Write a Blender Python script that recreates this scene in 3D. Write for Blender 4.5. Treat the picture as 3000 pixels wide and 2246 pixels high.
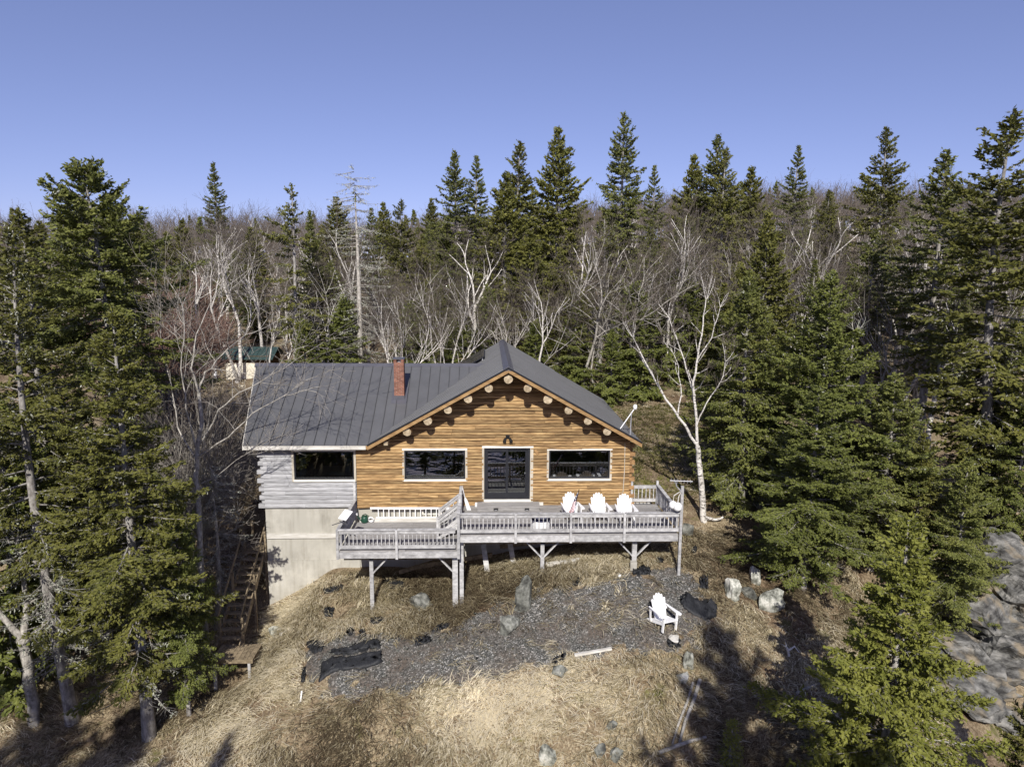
import bpy, math, random
import numpy as np
from mathutils import Vector, Matrix, noise

scn = bpy.context.scene
for o in list(bpy.data.objects):
    bpy.data.objects.remove(o, do_unlink=True)
COL = scn.collection
R = math.radians

# ------------------------------------------------------------------ camera
CAM = np.array([0.0, -28.2, 9.54])
PIT, YAW, ROL = R(9.0), R(2.0), R(0.35)
FPX = 2080.0                                   # focal length in pixels of a 3000 px wide frame
_f = np.array([math.sin(YAW)*math.cos(PIT), math.cos(YAW)*math.cos(PIT), -math.sin(PIT)])
_r0 = np.array([math.cos(YAW), -math.sin(YAW), 0])
_u0 = np.array([math.sin(YAW)*math.sin(PIT), math.cos(YAW)*math.sin(PIT), math.cos(PIT)])
_r = math.cos(ROL)*_r0 + math.sin(ROL)*_u0
_u = -math.sin(ROL)*_r0 + math.cos(ROL)*_u0
cd = bpy.data.cameras.new('camera'); cam = bpy.data.objects.new('camera', cd); COL.objects.link(cam)
cd.sensor_width = 36; cd.lens = 36*FPX/3000; cd.clip_start = .1; cd.clip_end = 6000
m3 = Matrix(((_r[0], _u[0], -_f[0]), (_r[1], _u[1], -_f[1]), (_r[2], _u[2], -_f[2])))
cam.matrix_world = Matrix.Translation(CAM) @ m3.to_4x4()
scn.camera = cam

# ------------------------------------------------------------------ sky, sun, exposure
SUN_EL, SUN_AZ = R(37), R(4)                   # sun behind the camera, a little to the left
w = bpy.data.worlds.new('World'); scn.world = w; w.use_nodes = True
nt = w.node_tree; bg = nt.nodes['Background']
sky = nt.nodes.new('ShaderNodeTexSky'); sky.sky_type = 'NISHITA'; sky.sun_disc = False
sky.sun_elevation = SUN_EL; sky.sun_rotation = R(180) + SUN_AZ
sky.altitude = 50; sky.air_density = .6; sky.dust_density = .5; sky.ozone_density = 6.0
hs = nt.nodes.new('ShaderNodeGamma'); hs.inputs['Gamma'].default_value = .7
tint = nt.nodes.new('ShaderNodeMix'); tint.data_type = 'RGBA'; tint.blend_type = 'MULTIPLY'
tint.inputs[0].default_value = 1.0; tint.inputs[7].default_value = (1.13, .935, 1.12, 1)
nt.links.new(sky.outputs[0], hs.inputs['Color']); nt.links.new(hs.outputs[0], tint.inputs[6]); nt.links.new(tint.outputs[2], bg.inputs[0])
bg.inputs[1].default_value = .16
sd = bpy.data.lights.new('sun', 'SUN'); sd.energy = 4.6; sd.angle = R(.4); sd.color = (1, .955, .88)
so = bpy.data.objects.new('sun', sd); COL.objects.link(so)
sdir = Vector((math.sin(SUN_AZ)*math.cos(SUN_EL), math.cos(SUN_AZ)*math.cos(SUN_EL), -math.sin(SUN_EL)))
so.rotation_euler = sdir.to_track_quat('-Z', 'Y').to_euler(); so.location = (-5, -60, 60)
vs = scn.view_settings; vs.view_transform = 'Standard'; vs.look = 'None'; vs.gamma = 1; vs.exposure = 0.3
vs.use_curve_mapping = False

# ------------------------------------------------------------------ helpers
def ray(px, py):
    return _f + (px-1500)/FPX*_r + (1123-py)/FPX*_u
def aty(px, py, y):
    d = ray(px, py); return CAM + d*((y-CAM[1])/d[1])
def atz(px, py, z):
    d = ray(px, py); return CAM + d*((z-CAM[2])/d[2])

def tag(o, label=None, cat=None, group=None, kind=None):
    if label: o['label'] = label
    if cat: o['category'] = cat
    if group: o['group'] = group
    if kind: o['kind'] = kind
    return o
def thing(name, loc, label, cat, group=None, rz=0):
    o = bpy.data.objects.new(name, None); COL.objects.link(o)
    o.location = [float(v) for v in loc]; o.rotation_euler.z = rz; o.empty_display_size = .3
    return tag(o, label, cat, group)
def link(name, me, parent=None, loc=(0, 0, 0)):
    o = bpy.data.objects.new(name, me); COL.objects.link(o); o.parent = parent
    o.location = [float(v) for v in loc]; return o
def np_mesh(name, V, Fc, mats, mi=None, smooth=False):
    """V (n,3); Fc (m,k) polygons all of size k"""
    me = bpy.data.meshes.new(name); V = np.asarray(V, np.float32); Fc = np.asarray(Fc, np.int32)
    m, k = Fc.shape
    me.vertices.add(len(V)); me.vertices.foreach_set('co', V.ravel())
    me.loops.add(m*k); me.loops.foreach_set('vertex_index', Fc.ravel())
    me.polygons.add(m); me.polygons.foreach_set('loop_start', np.arange(0, m*k, k, dtype=np.int32))
    try: me.polygons.foreach_set('loop_total', np.full(m, k, np.int32))
    except Exception: pass
    for mt in (mats if isinstance(mats, (list, tuple)) else [mats]): me.materials.append(mt)
    if mi is not None: me.polygons.foreach_set('material_index', np.asarray(mi, np.int32))
    if smooth: me.polygons.foreach_set('use_smooth', np.ones(m, bool))
    me.update(calc_edges=True); me.validate(); return me

class MB:
    def __init__(s): s.v = []; s.f = []; s.m = []
    def add(s, vs_, fs, mi=0):
        b = len(s.v); s.v += [tuple(float(c) for c in q) for q in vs_]
        s.f += [tuple(b+i for i in f) for f in fs]; s.m += [mi]*len(fs); return s
    BF = [(0, 3, 2, 1), (4, 5, 6, 7), (0, 1, 5, 4), (1, 2, 6, 5), (2, 3, 7, 6), (3, 0, 4, 7)]
    def box(s, x0, x1, y0, y1, z0, z1, mi=0):
        return s.add([(x0,y0,z0),(x1,y0,z0),(x1,y1,z0),(x0,y1,z0),(x0,y0,z1),(x1,y0,z1),(x1,y1,z1),(x0,y1,z1)], s.BF, mi)
    def bar(s, a, b, wd, th, up=(0, 0, 1), mi=0):
        """board from a to b; wd across, th along 'up'"""
        a, b = Vector(a), Vector(b); d = (b-a).normalized(); up = Vector(up)
        if abs(d.dot(up)) > .99: up = Vector((0, 1, 0))
        sx = d.cross(up).normalized()*(wd/2); uz = sx.cross(d).normalized()*(th/2)
        q = []
        for uu in (-1, 1):
            for p, ss in ((a, -1), (a, 1), (b, 1), (b, -1)): q.append(p+sx*ss+uz*uu)
        return s.add(q, s.BF, mi)
    def tube(s, pts, rad, n=8, mi=0, cap=True, capmi=None):
        pts = [Vector(p) for p in pts]; rad = rad if isinstance(rad, (list, tuple)) else [rad]*len(pts)
        b0 = len(s.v); vs_ = []; fs = []
        for i, p in enumerate(pts):
            d = (pts[min(i+1, len(pts)-1)]-pts[max(i-1, 0)]).normalized()
            ref = Vector((0, 0, 1)) if abs(d.z) < .9 else Vector((1, 0, 0))
            sx = d.cross(ref).normalized(); sy = sx.cross(d).normalized()
            for k in range(n):
                a = 2*math.pi*k/n; vs_.append(p+(sx*math.cos(a)+sy*math.sin(a))*rad[i])
        for i in range(len(pts)-1):
            for k in range(n):
                fs.append((i*n+k, i*n+(k+1) % n, (i+1)*n+(k+1) % n, (i+1)*n+k))
        s.add(vs_, fs, mi)
        if cap:
            s.f += [tuple(b0+k for k in range(n)), tuple(b0+(len(pts)-1)*n+k for k in reversed(range(n)))]
            s.m += [capmi if capmi is not None else mi]*2
        return s
    def prism(s, poly, z0f, z1f, mi=0):
        n = len(poly); vs_ = [(x, y, z0f(x, y)) for x, y in poly]+[(x, y, z1f(x, y)) for x, y in poly]
        fs = [tuple(reversed(range(n))), tuple(range(n, 2*n))]+[(i, (i+1) % n, n+(i+1) % n, n+i) for i in range(n)]
        return s.add(vs_, fs, mi)
    def lathe(s, prof, c=(0, 0, 0), n=16, mi=0):
        vs_ = []; fs = []
        for r_, z_ in prof:
            for k in range(n):
                a = 2*math.pi*k/n; vs_.append((c[0]+r_*math.cos(a), c[1]+r_*math.sin(a), c[2]+z_))
        for i in range(len(prof)-1):
            for k in range(n): fs.append((i*n+k, i*n+(k+1) % n, (i+1)*n+(k+1) % n, (i+1)*n+k))
        fs += [tuple(reversed(range(n))), tuple((len(prof)-1)*n+k for k in range(n))]
        return s.add(vs_, fs, mi)
    def mesh(s, name, mats, org=(0, 0, 0), smooth=False):
        me = bpy.data.meshes.new(name)
        me.from_pydata([(x-org[0], y-org[1], z-org[2]) for x, y, z in s.v], [], s.f)
        for mt in (mats if isinstance(mats, (list, tuple)) else [mats]): me.materials.append(mt)
        me.polygons.foreach_set('material_index', s.m)
        if smooth: me.polygons.foreach_set('use_smooth', [True]*len(s.f))
        me.update(); return me
    def build(s, name, mats, parent=None, org=None, smooth=False, at=None):
        """verts in world space; org = world position of the parent's origin. The object's own
        origin goes to the centre of its verts' base so that every piece has a sensible pivot."""
        org = Vector(org) if org is not None else Vector((0, 0, 0))
        xs = [v[0] for v in s.v]; ys = [v[1] for v in s.v]; zs = [v[2] for v in s.v]
        c = Vector(((min(xs)+max(xs))/2, (min(ys)+max(ys))/2, min(zs))) if at is None else Vector(at)
        return link(name, s.mesh(name, mats, c, smooth), parent, c-org)

# ------------------------------------------------------------------ materials
MATS = {}
def mat(name, c1, c2=None, rough=.8, scale=(4, 4, 4), detail=4, spec=.3, metal=0, bump=0, bscale=None, rnd=0, ramp=(.35, .65),
        c3=None, transl=0, emit=None, big=None, bdist=.02):
    """procedural material: noise between colours, optional per-object variation, bump"""
    m = bpy.data.materials.new(name); m.use_nodes = True; t = m.node_tree; N = t.nodes; L = t.links
    b = N['Principled BSDF']; b.inputs['Roughness'].default_value = rough; b.inputs['Metallic'].default_value = metal
    b.inputs['Specular IOR Level'].default_value = spec
    tc = N.new('ShaderNodeTexCoord'); mp = N.new('ShaderNodeMapping'); mp.inputs['Scale'].default_value = scale
    geo = N.new('ShaderNodeNewGeometry'); oi = N.new('ShaderNodeObjectInfo')
    L.new(geo.outputs['Position'], mp.inputs['Vector'])
    if rnd:
        ad = N.new('ShaderNodeVectorMath'); ad.operation = 'MULTIPLY_ADD'
        sc = N.new('ShaderNodeCombineXYZ')
        for i in range(3): L.new(oi.outputs['Random'], sc.inputs[i])
        L.new(sc.outputs[0], ad.inputs[0]); ad.inputs[1].default_value = (37, 53, 29); L.new(mp.outputs[0], ad.inputs[2]); vec = ad.outputs[0]
    else: vec = mp.outputs[0]
    col = None
    if c2 is not None:
        nz = N.new('ShaderNodeTexNoise'); nz.inputs['Scale'].default_value = 1; nz.inputs['Detail'].default_value = detail
        nz.inputs['Roughness'].default_value = .65; L.new(vec, nz.inputs['Vector'])
        rp = N.new('ShaderNodeValToRGB'); e = rp.color_ramp.elements
        e[0].position, e[1].position = ramp; e[0].color = (*c1, 1); e[1].color = (*c2, 1)
        if c3: k = e.new((ramp[0]+ramp[1])/2); k.color = (*c3, 1)
        L.new(nz.outputs['Fac'], rp.inputs[0]); col = rp.outputs[0]; fac = nz.outputs['Fac']
    if big:                                   # large-scale second tone: (colour, scale, lo, hi)
        n2 = N.new('ShaderNodeTexNoise'); n2.inputs['Scale'].default_value = big[1]; n2.inputs['Detail'].default_value = 3
        L.new(geo.outputs['Position'], n2.inputs['Vector'])
        mr = N.new('ShaderNodeMapRange'); mr.inputs[1].default_value = big[2]; mr.inputs[2].default_value = big[3]
        L.new(n2.outputs['Fac'], mr.inputs[0]); mx = N.new('ShaderNodeMix'); mx.data_type = 'RGBA'
        L.new(mr.outputs[0], mx.inputs[0]); L.new(col, mx.inputs[6]); mx.inputs[7].default_value = (*big[0], 1); col = mx.outputs[2]
    if rnd and col is not None:
        hv = N.new('ShaderNodeHueSaturation'); mr2 = N.new('ShaderNodeMapRange')
        mr2.inputs[3].default_value = 1-rnd; mr2.inputs[4].default_value = 1+rnd
        L.new(oi.outputs['Random'], mr2.inputs[0]); L.new(mr2.outputs[0], hv.inputs['Value']); L.new(col, hv.inputs['Color']); col = hv.outputs[0]
    if col is not None: L.new(col, b.inputs['Base Color'])
    else: b.inputs['Base Color'].default_value = (*c1, 1)
    if bump and c2 is not None:
        bp = N.new('ShaderNodeBump'); bp.inputs['Strength'].default_value = bump; bp.inputs['Distance'].default_value = bdist
        L.new(fac, bp.inputs['Height']); L.new(bp.outputs[0], b.inputs['Normal'])
    if transl:
        tr = N.new('ShaderNodeBsdfTranslucent'); ms = N.new('ShaderNodeMixShader'); ms.inputs[0].default_value = transl
        if col is not None: L.new(col, tr.inputs[0])
        else: tr.inputs[0].default_value = (*c1, 1)
        L.new(b.outputs[0], ms.inputs[1]); L.new(tr.outputs[0], ms.inputs[2]); L.new(ms.outputs[0], N['Material Output'].inputs[0])
    MATS[name] = m; return m

M_log = mat('golden_log', (.095, .053, .023), (.5, .35, .165), .75, (1.8, 9, 17), 7, rnd=.36, ramp=(.29, .7), c3=(.29, .18, .08), bump=.7)
M_grey = mat('weathered_log', (.15, .148, .15), (.43, .43, .44), .85, (1.8, 9, 26), 5, rnd=.14, ramp=(.28, .62), c3=(.31, .31, .32), bump=.4)
M_deck = mat('weathered_deck', (.16, .152, .147), (.37, .36, .35), .85, (2.2, 22, 22), 5, rnd=.16, ramp=(.3, .66), bump=.3)
M_rail = mat('weathered_rail', (.24, .235, .235), (.53, .525, .52), .85, (4, 4, 7), 5, rnd=.15, ramp=(.3, .66), bump=.25)
M_core = mat('wall_core', (.06, .035, .015), (.1, .06, .03), .9)
M_fascia = mat('fascia_wood', (.24, .14, .06), (.4, .255, .115), .7, (3, 3, 14), 4, rnd=.1)
M_palefas = mat('pale_board', (.45, .43, .38), (.66, .64, .6), .8, (2, 8, 20), 4, rnd=.08)
M_soffit = mat('soffit_wood', (.28, .17, .08), (.42, .27, .13), .8, (3, 9, 3), 4)
M_end = mat('end_grain', (.26, .2, .125), (.52, .43, .3), .85, (9, 9, 9), 4, rnd=.12, bump=.3)
M_purl = mat('purlin_bark', (.2, .11, .05), (.38, .23, .1), .8, (8, 2, 8), 4, rnd=.1)
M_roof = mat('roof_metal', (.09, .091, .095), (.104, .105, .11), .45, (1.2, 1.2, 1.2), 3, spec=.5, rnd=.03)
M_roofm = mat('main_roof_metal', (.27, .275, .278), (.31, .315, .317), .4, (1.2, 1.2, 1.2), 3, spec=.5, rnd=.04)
M_ribshade = mat('shaded_seam_metal', (.05, .05, .053), (.065, .065, .068), .5, (2, 2, 2), 2, spec=.4)  # shade on the seams' sides, put into a darker rib colour
M_cap = mat('ridge_metal', (.08, .08, .095), (.1, .1, .115), .35, (2, 2, 2), 2, spec=.5)
M_conc = mat('concrete', (.33, .315, .275), (.53, .51, .455), .9, (1.3, 1.3, .8), 7, big=((.4, .385, .34), .5, .42, .62), bump=.2)
_t = M_conc.node_tree; _N = _t.nodes; _L = _t.links; _b = _N['Principled BSDF']; _src = _b.inputs['Base Color'].links[0].from_socket
_g = _N.new('ShaderNodeNewGeometry'); _m = _N.new('ShaderNodeMapping'); _m.inputs['Scale'].default_value = (7, 7, .5); _L.new(_g.outputs['Position'], _m.inputs[0])
_n = _N.new('ShaderNodeTexNoise'); _n.inputs['Scale'].default_value = 1; _n.inputs['Detail'].default_value = 5; _L.new(_m.outputs[0], _n.inputs[0])
_cr = _N.new('ShaderNodeValToRGB'); _cr.color_ramp.elements[0].position = .32; _cr.color_ramp.elements[0].color = (.66, .64, .6, 1); _cr.color_ramp.elements[1].position = .52; _cr.color_ramp.elements[1].color = (1, 1, 1, 1); _L.new(_n.outputs[0], _cr.inputs[0])
_x = _N.new('ShaderNodeMix'); _x.data_type = 'RGBA'; _x.blend_type = 'MULTIPLY'; _x.inputs[0].default_value = .4; _L.new(_src, _x.inputs[6]); _L.new(_cr.outputs[0], _x.inputs[7]); _L.new(_x.outputs[2], _b.inputs['Base Color'])
M_brick = mat('brick', (.16, .068, .046), (.3, .15, .105), .85, (30, 30, 30), 3, rnd=.25)
M_mortar = mat('mortar', (.4, .36, .32), (.52, .48, .42), .95, (20, 20, 20))
M_trim = mat('trim_white', (.66, .63, .56), (.8, .77, .7), .7, (3, 10, 20), 3, rnd=.06)
M_trimt = mat('trim_tan', (.42, .38, .3), (.55, .5, .42), .75, (20, 10, 4), 3, rnd=.06)
M_frame = mat('dark_frame', (.016, .017, .021), (.022, .023, .028), .4, spec=.4)
M_white = mat('white_paint', (.78, .78, .78), (.86, .86, .86), .45, (6, 6, 6), 2, spec=.4)
M_int = mat('interior', (.05, .035, .025), (.09, .06, .04), .9)
M_black = mat('black_plastic', (.012, .012, .013), (.02, .02, .021), .45, spec=.4)
M_fab = mat('landscape_fabric', (.011, .012, .014), (.026, .027, .03), .6, (30, 7, 9), 4, spec=.35, bump=.6, rnd=.15)
M_green = mat('green_plastic', (.01, .05, .03), (.015, .065, .04), .4, spec=.5)
M_steel = mat('galvanised', (.5, .5, .52), (.62, .62, .64), .4, (8, 8, 8), 2, metal=.6)
M_curt = mat('curtain', (.2, .25, .3), (.3, .36, .42), .9, (30, 3, 2), 2)
M_pillow = mat('pillow', (.35, .42, .3), (.45, .5, .38), .9, (8, 8, 8), 2)
M_sol = mat('solar_cell', (.008, .009, .012), (.012, .013, .018), .15, spec=.5)
M_shed = mat('shed_siding', (.6, .55, .44), (.74, .69, .58), .8, (2, 8, 14), 3, rnd=.08)
M_shroof = mat('green_metal', (.03, .055, .05), (.045, .075, .068), .45, (4, 4, 4), 2, spec=.5)
M_blue = mat('navy', (.012, .014, .05), (.02, .022, .07), .6)
M_red = mat('flag_red', (.3, .02, .025), (.38, .03, .035), .8)
M_yel = mat('yellow_plastic', (.6, .42, .01), (.7, .5, .02), .5)
M_stair = mat('treated_wood', (.14, .108, .07), (.32, .255, .165), .85, (7, 7, 7), 4, rnd=.2, bump=.3)
M_rock = mat('lichen_rock', (.05, .05, .045), (.3, .3, .268), .92, (3.6, 3.6, 3.6), 9, ramp=(.36, .64), c3=(.155, .158, .138), bump=1, rnd=.15, bdist=.05)
M_rockw = mat('pale_rock', (.09, .09, .075), (.55, .54, .48), .92, (4, 4, 2.6), 9, ramp=(.38, .6), c3=(.27, .275, .235), bump=1, rnd=.1, bdist=.05)
M_cliff = mat('grey_cliff', (.035, .034, .032), (.27, .262, .24), .92, (1.7, 1.7, 4.2), 10, ramp=(.36, .66), c3=(.125, .123, .114), bump=1, bdist=.12, big=((.24, .2, .14), 1.1, .54, .66))
M_drift = mat('driftwood', (.2, .19, .17), (.42, .4, .37), .9, (6, 6, 6), 5, rnd=.1, bump=.4)
M_gravel = mat('gravel_chip', (.046, .046, .042), (.32, .315, .29), .9, (21, 21, 21), 2, ramp=(.3, .75), c3=(.11, .109, .099))
# bark
M_bark = mat('spruce_bark', (.12, .105, .095), (.42, .4, .37), .9, (9, 9, 4), 6, ramp=(.32, .68), c3=(.25, .235, .215), bump=.6, rnd=.12)
M_birch = mat('birch_bark', (.06, .05, .045), (.66, .625, .57), .8, (7, 7, 16), 4, ramp=(.36, .5), rnd=.18)
M_greyb = mat('grey_bark', (.16, .145, .125), (.5, .47, .42), .9, (8, 8, 5), 5, ramp=(.32, .66), bump=.4, rnd=.1)
M_twig = mat('bare_twig', (.095, .077, .062), (.2, .17, .142), .9, (3, 3, 3), 2, rnd=.18)
M_twigr = mat('red_twig', (.14, .075, .055), (.27, .185, .15), .9, (3, 3, 3), 2, rnd=.12)
M_twigp = mat('pale_twig', (.17, .15, .13), (.36, .33, .29), .9, (3, 3, 3), 3, rnd=.15)
M_lich = mat('lichen_twig', (.25, .26, .2), (.47, .48, .4), .95, (6, 6, 6), 3, rnd=.1)
def leafmat(name, a, b_, sat=.15): return mat(name, a, b_, .65, (1.7, 1.7, 1.7), 5, spec=.25, rnd=sat, ramp=(.28, .66), transl=.3)
M_sp = leafmat('spruce_needles', (.075, .085, .018), (.21, .205, .05))
M_sp2 = leafmat('dark_needles', (.08, .1, .022), (.205, .225, .056))
M_sp3 = leafmat('yellow_needles', (.12, .14, .024), (.275, .28, .062), .08)
M_sp4 = leafmat('mid_needles', (.08, .1, .024), (.22, .23, .062))
# straw: every blade has its own tone, patches lean brown or bleached
M_grass = mat('dry_grass', (.1, .07, .036), (.78, .68, .46), .9, (.8, .8, .8), 4, ramp=(.3, .7), transl=.25)
_t = M_grass.node_tree; _at = _t.nodes.new('ShaderNodeAttribute'); _at.attribute_name = 'tone'
_rp = _t.nodes.new('ShaderNodeValToRGB'); _e = _rp.color_ramp.elements; _e[0].position = .05; _e[0].color = (.1, .073, .043, 1); _e[1].position = .95; _e[1].color = (.82, .74, .56, 1)
for _p, _c in ((.3, (.235, .19, .112)), (.6, (.475, .41, .255))): _k = _e.new(_p); _k.color = (*_c, 1)
_t.links.new(_at.outputs['Fac'], _rp.inputs[0])
for _n in list(_t.nodes):
    if _n.type == 'BSDF_PRINCIPLED': _t.links.new(_rp.outputs[0], _n.inputs['Base Color'])
    if _n.type == 'BSDF_TRANSLUCENT': _t.links.new(_rp.outputs[0], _n.inputs[0])
M_leaf = mat('leaf_litter', (.1, .055, .03), (.34, .22, .13), .9, (5, 5, 5), 3, ramp=(.3, .7))
M_weed = mat('green_weed', (.13, .13, .035), (.26, .245, .085), .8, (4, 4, 4), 2, transl=.3)

# glass pane: mirror-like reflection over a clear pane
M_glass = bpy.data.materials.new('window_glass'); M_glass.use_nodes = True
t = M_glass.node_tree; N = t.nodes; L = t.links; N.remove(N['Principled BSDF'])
gl = N.new('ShaderNodeBsdfGlossy'); gl.inputs['Roughness'].default_value = .0
tr = N.new('ShaderNodeBsdfTransparent'); tr.inputs[0].default_value = (.72, .78, .78, 1)
fr = N.new('ShaderNodeFresnel'); fr.inputs[0].default_value = 2.6
ms = N.new('ShaderNodeMixShader'); L.new(fr.outputs[0], ms.inputs[0]); L.new(tr.outputs[0], ms.inputs[1]); L.new(gl.outputs[0], ms.inputs[2])
L.new(ms.outputs[0], N['Material Output'].inputs[0])
# sea
M_sea = bpy.data.materials.new('sea_water'); M_sea.use_nodes = True
t = M_sea.node_tree; N = t.nodes; L = t.links; b = N['Principled BSDF']
b.inputs['Base Color'].default_value = (.012, .022, .035, 1); b.inputs['Roughness'].default_value = .018; b.inputs['IOR'].default_value = 1.33
ge = N.new('ShaderNodeNewGeometry'); nz = N.new('ShaderNodeTexNoise'); nz.inputs['Scale'].default_value = .6; nz.inputs['Detail'].default_value = 1.5
bp = N.new('ShaderNodeBump'); bp.inputs['Distance'].default_value = 1.3; bp.inputs['Strength'].default_value = 1
L.new(ge.outputs['Position'], nz.inputs['Vector']); L.new(nz.outputs['Fac'], bp.inputs['Height']); L.new(bp.outputs[0], b.inputs['Normal'])

# ------------------------------------------------------------------ terrain
CP = np.array([
 (-9.14,0,-4.4),(-8.2,0,-3.9),(-7.1,0,-3.3),(-6.4,0,-2.75),(-5.3,0,-2.7),(-3,0,-2.75),(0,0,-2.2),(3,0,-1.75),(5.9,0,-1.0),(-5.2,-.96,-2.73),(-3.15,-.9,-2.77),(-1.35,-1,-2.71),(1,-1.14,-2.02),(2.4,-1.4,-1.81),(3.67,-1.68,-1.6),(5,-1.94,-1.41),
 (-5.5,-3.4,-3.45),(-4.3,-3.4,-3.06),(-1.05,-3.4,-2.8),(2.05,-3.4,-1.75),(5.55,-3.2,-1.35),(7.1,-3.4,-1.6),(-7.2,-2.2,-3.75),
 (5.7,-6.5,-2.3),(3,-6,-2.6),(0,-5.6,-3.0),(-3.5,-5.6,-3.65),(-6.3,-5.2,-4.05),(-7.5,-4.2,-4.6),(-8.5,-4.1,-5.2),
 (.7,-9.8,-4.5),(5,-9.5,-4.15),(-5,-9,-5.1),(9.5,-8,-4.0),(3,-8,-3.4),(-2,-7.8,-4.1),
 (-9.4,-3.2,-5.35),(-8.6,-2.2,-4.9),(-11.3,-6.2,-6.1),(-16,-5,-6.5),(-14,0,-4.6),(-11,1.5,-3.6),(-10.5,4,-2.2),(-10,8,-.5),(-16,7,-1.6),(-22,0,-4.8),(-20,12,-.6),(-9,-8.5,-6.0),
 (9.2,.4,-.8),(10.6,-.5,-1.3),(12.6,-2.9,-2.8),(10.4,-3.2,-2.25),(18,0,-2.3),(20,8,0),(18,-8,-6.5),(14,-7.5,-5),(14,-4,-3.5),
 (8,4,-.3),(9,10,.3),(8,16,.8),(0,4,-.6),(0,8,.0),(0,12,.3),(-8,12,.1),(16,14,.9),(-14,18,.2),
 (0,24,1.4),(20,24,2.2),(-20,26,.8),(0,40,3.2),(30,40,5),(-30,40,2.4),(0,70,7.2),(25,60,8.4),(50,70,12),(-50,70,6),(0,120,12),(80,120,18),(-80,120,11.5),
 (0,160,13.5),(100,160,20),(-100,160,12),(0,240,6),(150,240,6),(-150,240,6),(150,60,4),(-150,60,2),(150,120,9),(-150,120,8),
 (0,-14,-6.8),(0,-19,-10),(0,-23,-14),(0,-27,-16.5),(0,-38,-16.5),(-1.5,-37,-16),(0,-47,-17),(0,-54,-18),(20,-14,-8.5),(-20,-14,-8.8),(20,-19,-11),(-20,-19,-11),(20,-24,-14.5),(-20,-24,-14.5),(10,-24,-14.5),(-10,-24,-14.5),(20,-29,-16),(-20,-29,-16),(10,-29,-16),(-10,-29,-16),(4.5,-37,-12.3),(9,-38,-12),(16,-39,-12.2),(-6,-38,-12.2),(-10,-38,-9),(-14,-37,-8),(-20,-37,-8),(25,-39,-12.5),(-28,-39,-9),(25,-48,-17),(-25,-48,-17),(10,-48,-17),(-10,-48,-17),(25,-54,-18),(-25,-54,-18),
 (40,-10,-7),(-40,-10,-8),(40,0,-3),(-40,0,-5),(40,-24,-14),(-40,-24,-14),(80,0,-4),(-80,0,-6),(80,-24,-14),(-80,-24,-14),(0,-66,-19),(80,-54,-17),(-80,-54,-17),
 (150,0,-4),(-150,0,-6),(150,-54,-19),(-150,-54,-19),(40,20,1.5),(-40,20,.2)], float)
def _tps_k(d2): return .5*d2*np.log(np.maximum(d2, 1e-9))
_n = len(CP); _d2 = ((CP[:, None, :2]-CP[None, :, :2])**2).sum(-1)
_A = np.zeros((_n+3, _n+3)); _A[:_n, :_n] = _tps_k(_d2)+np.eye(_n)*.15
_A[:_n, _n] = 1; _A[:_n, _n+1:] = CP[:, :2]; _A[_n:, :_n] = _A[:_n, _n:].T
_W = np.linalg.solve(_A, np.r_[CP[:, 2], 0, 0, 0])
rng0 = np.random.default_rng(5)
_ph = rng0.uniform(0, 6.28, (14, 2)); _kv = rng0.normal(0, 1, (14, 2)); _kv /= np.linalg.norm(_kv, axis=1)[:, None]
_fr = np.geomspace(.5, 5.5, 14)
def height(x, y):
    x = np.atleast_1d(np.asarray(x, float)); y = np.atleast_1d(np.asarray(y, float)); out = np.empty_like(x)
    for i in range(0, len(x), 20000):
        xx, yy = x[i:i+20000], y[i:i+20000]
        d2 = (xx[:, None]-CP[None, :, 0])**2+(yy[:, None]-CP[None, :, 1])**2
        z = _tps_k(d2)@_W[:_n]+_W[_n]+_W[_n+1]*xx+_W[_n+2]*yy
        for k in range(14):
            z = z+(.045/_fr[k]**.75)*np.sin(_fr[k]*(_kv[k, 0]*xx+_kv[k, 1]*yy)+_ph[k, 0])*np.cos(.37*_fr[k]*(_kv[k, 1]*xx-_kv[k, 0]*yy)+_ph[k, 1])
        out[i:i+20000] = z
    return out
def hz(x, y): return float(height([x], [y])[0])
def ground(px, py, lo=8, hi=70):
    """point where the picture's ray meets the terrain"""
    d = ray(px, py); ts = np.linspace(lo, hi, 700); P = CAM[None]+ts[:, None]*d[None]
    below = P[:, 2] < height(P[:, 0], P[:, 1])
    i = int(np.argmax(below)) if below.any() else len(ts)-1
    p = P[i]; return Vector((p[0], p[1], hz(p[0], p[1])))
def poly_px(pts): return np.array([tuple(ground(a, b)[:2]) for a, b in pts])
def inside(poly, x, y):
    c = np.zeros(len(x), bool); n = len(poly); j = n-1
    for i in range(n):
        xi, yi = poly[i]; xj, yj = poly[j]
        cr = ((yi > y) != (yj > y)) & (x < (xj-xi)*(y-yi)/(yj-yi+1e-12)+xi); c ^= cr; j = i
    return c
GRAVEL = poly_px([(870,1990),(900,1880),(1000,1850),(1095,1845),(1180,1870),(1290,1850),(1370,1815),(1440,1770),(1520,1742),(1600,1722),(1690,1705),
                  (1800,1688),(1900,1676),(1990,1672),(2050,1700),(2075,1760),(2060,1840),(2010,1895),(1905,1912),(1790,1895),(1680,1925),(1580,1950),(1470,1985),(1340,2000),(1220,2022),(1090,2030),(970,2030)])
def gmask(x, y, jit=.26):
    w1 = np.sin(x*5.1+np.sin(y*3.7)*1.3)*jit+np.sin(x*13+y*9)*jit*.5; w2 = np.cos(y*4.7+np.sin(x*4.1)*1.2)*jit+np.sin(y*15-x*7)*jit*.5
    return inside(GRAVEL, x+w1, y+w2)
xs = np.unique(np.r_[np.linspace(-300, -60, 17), np.linspace(-60, -18, 29), np.arange(-18, 20, .2), np.linspace(20, 60, 28), np.linspace(60, 300, 17)])
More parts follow.
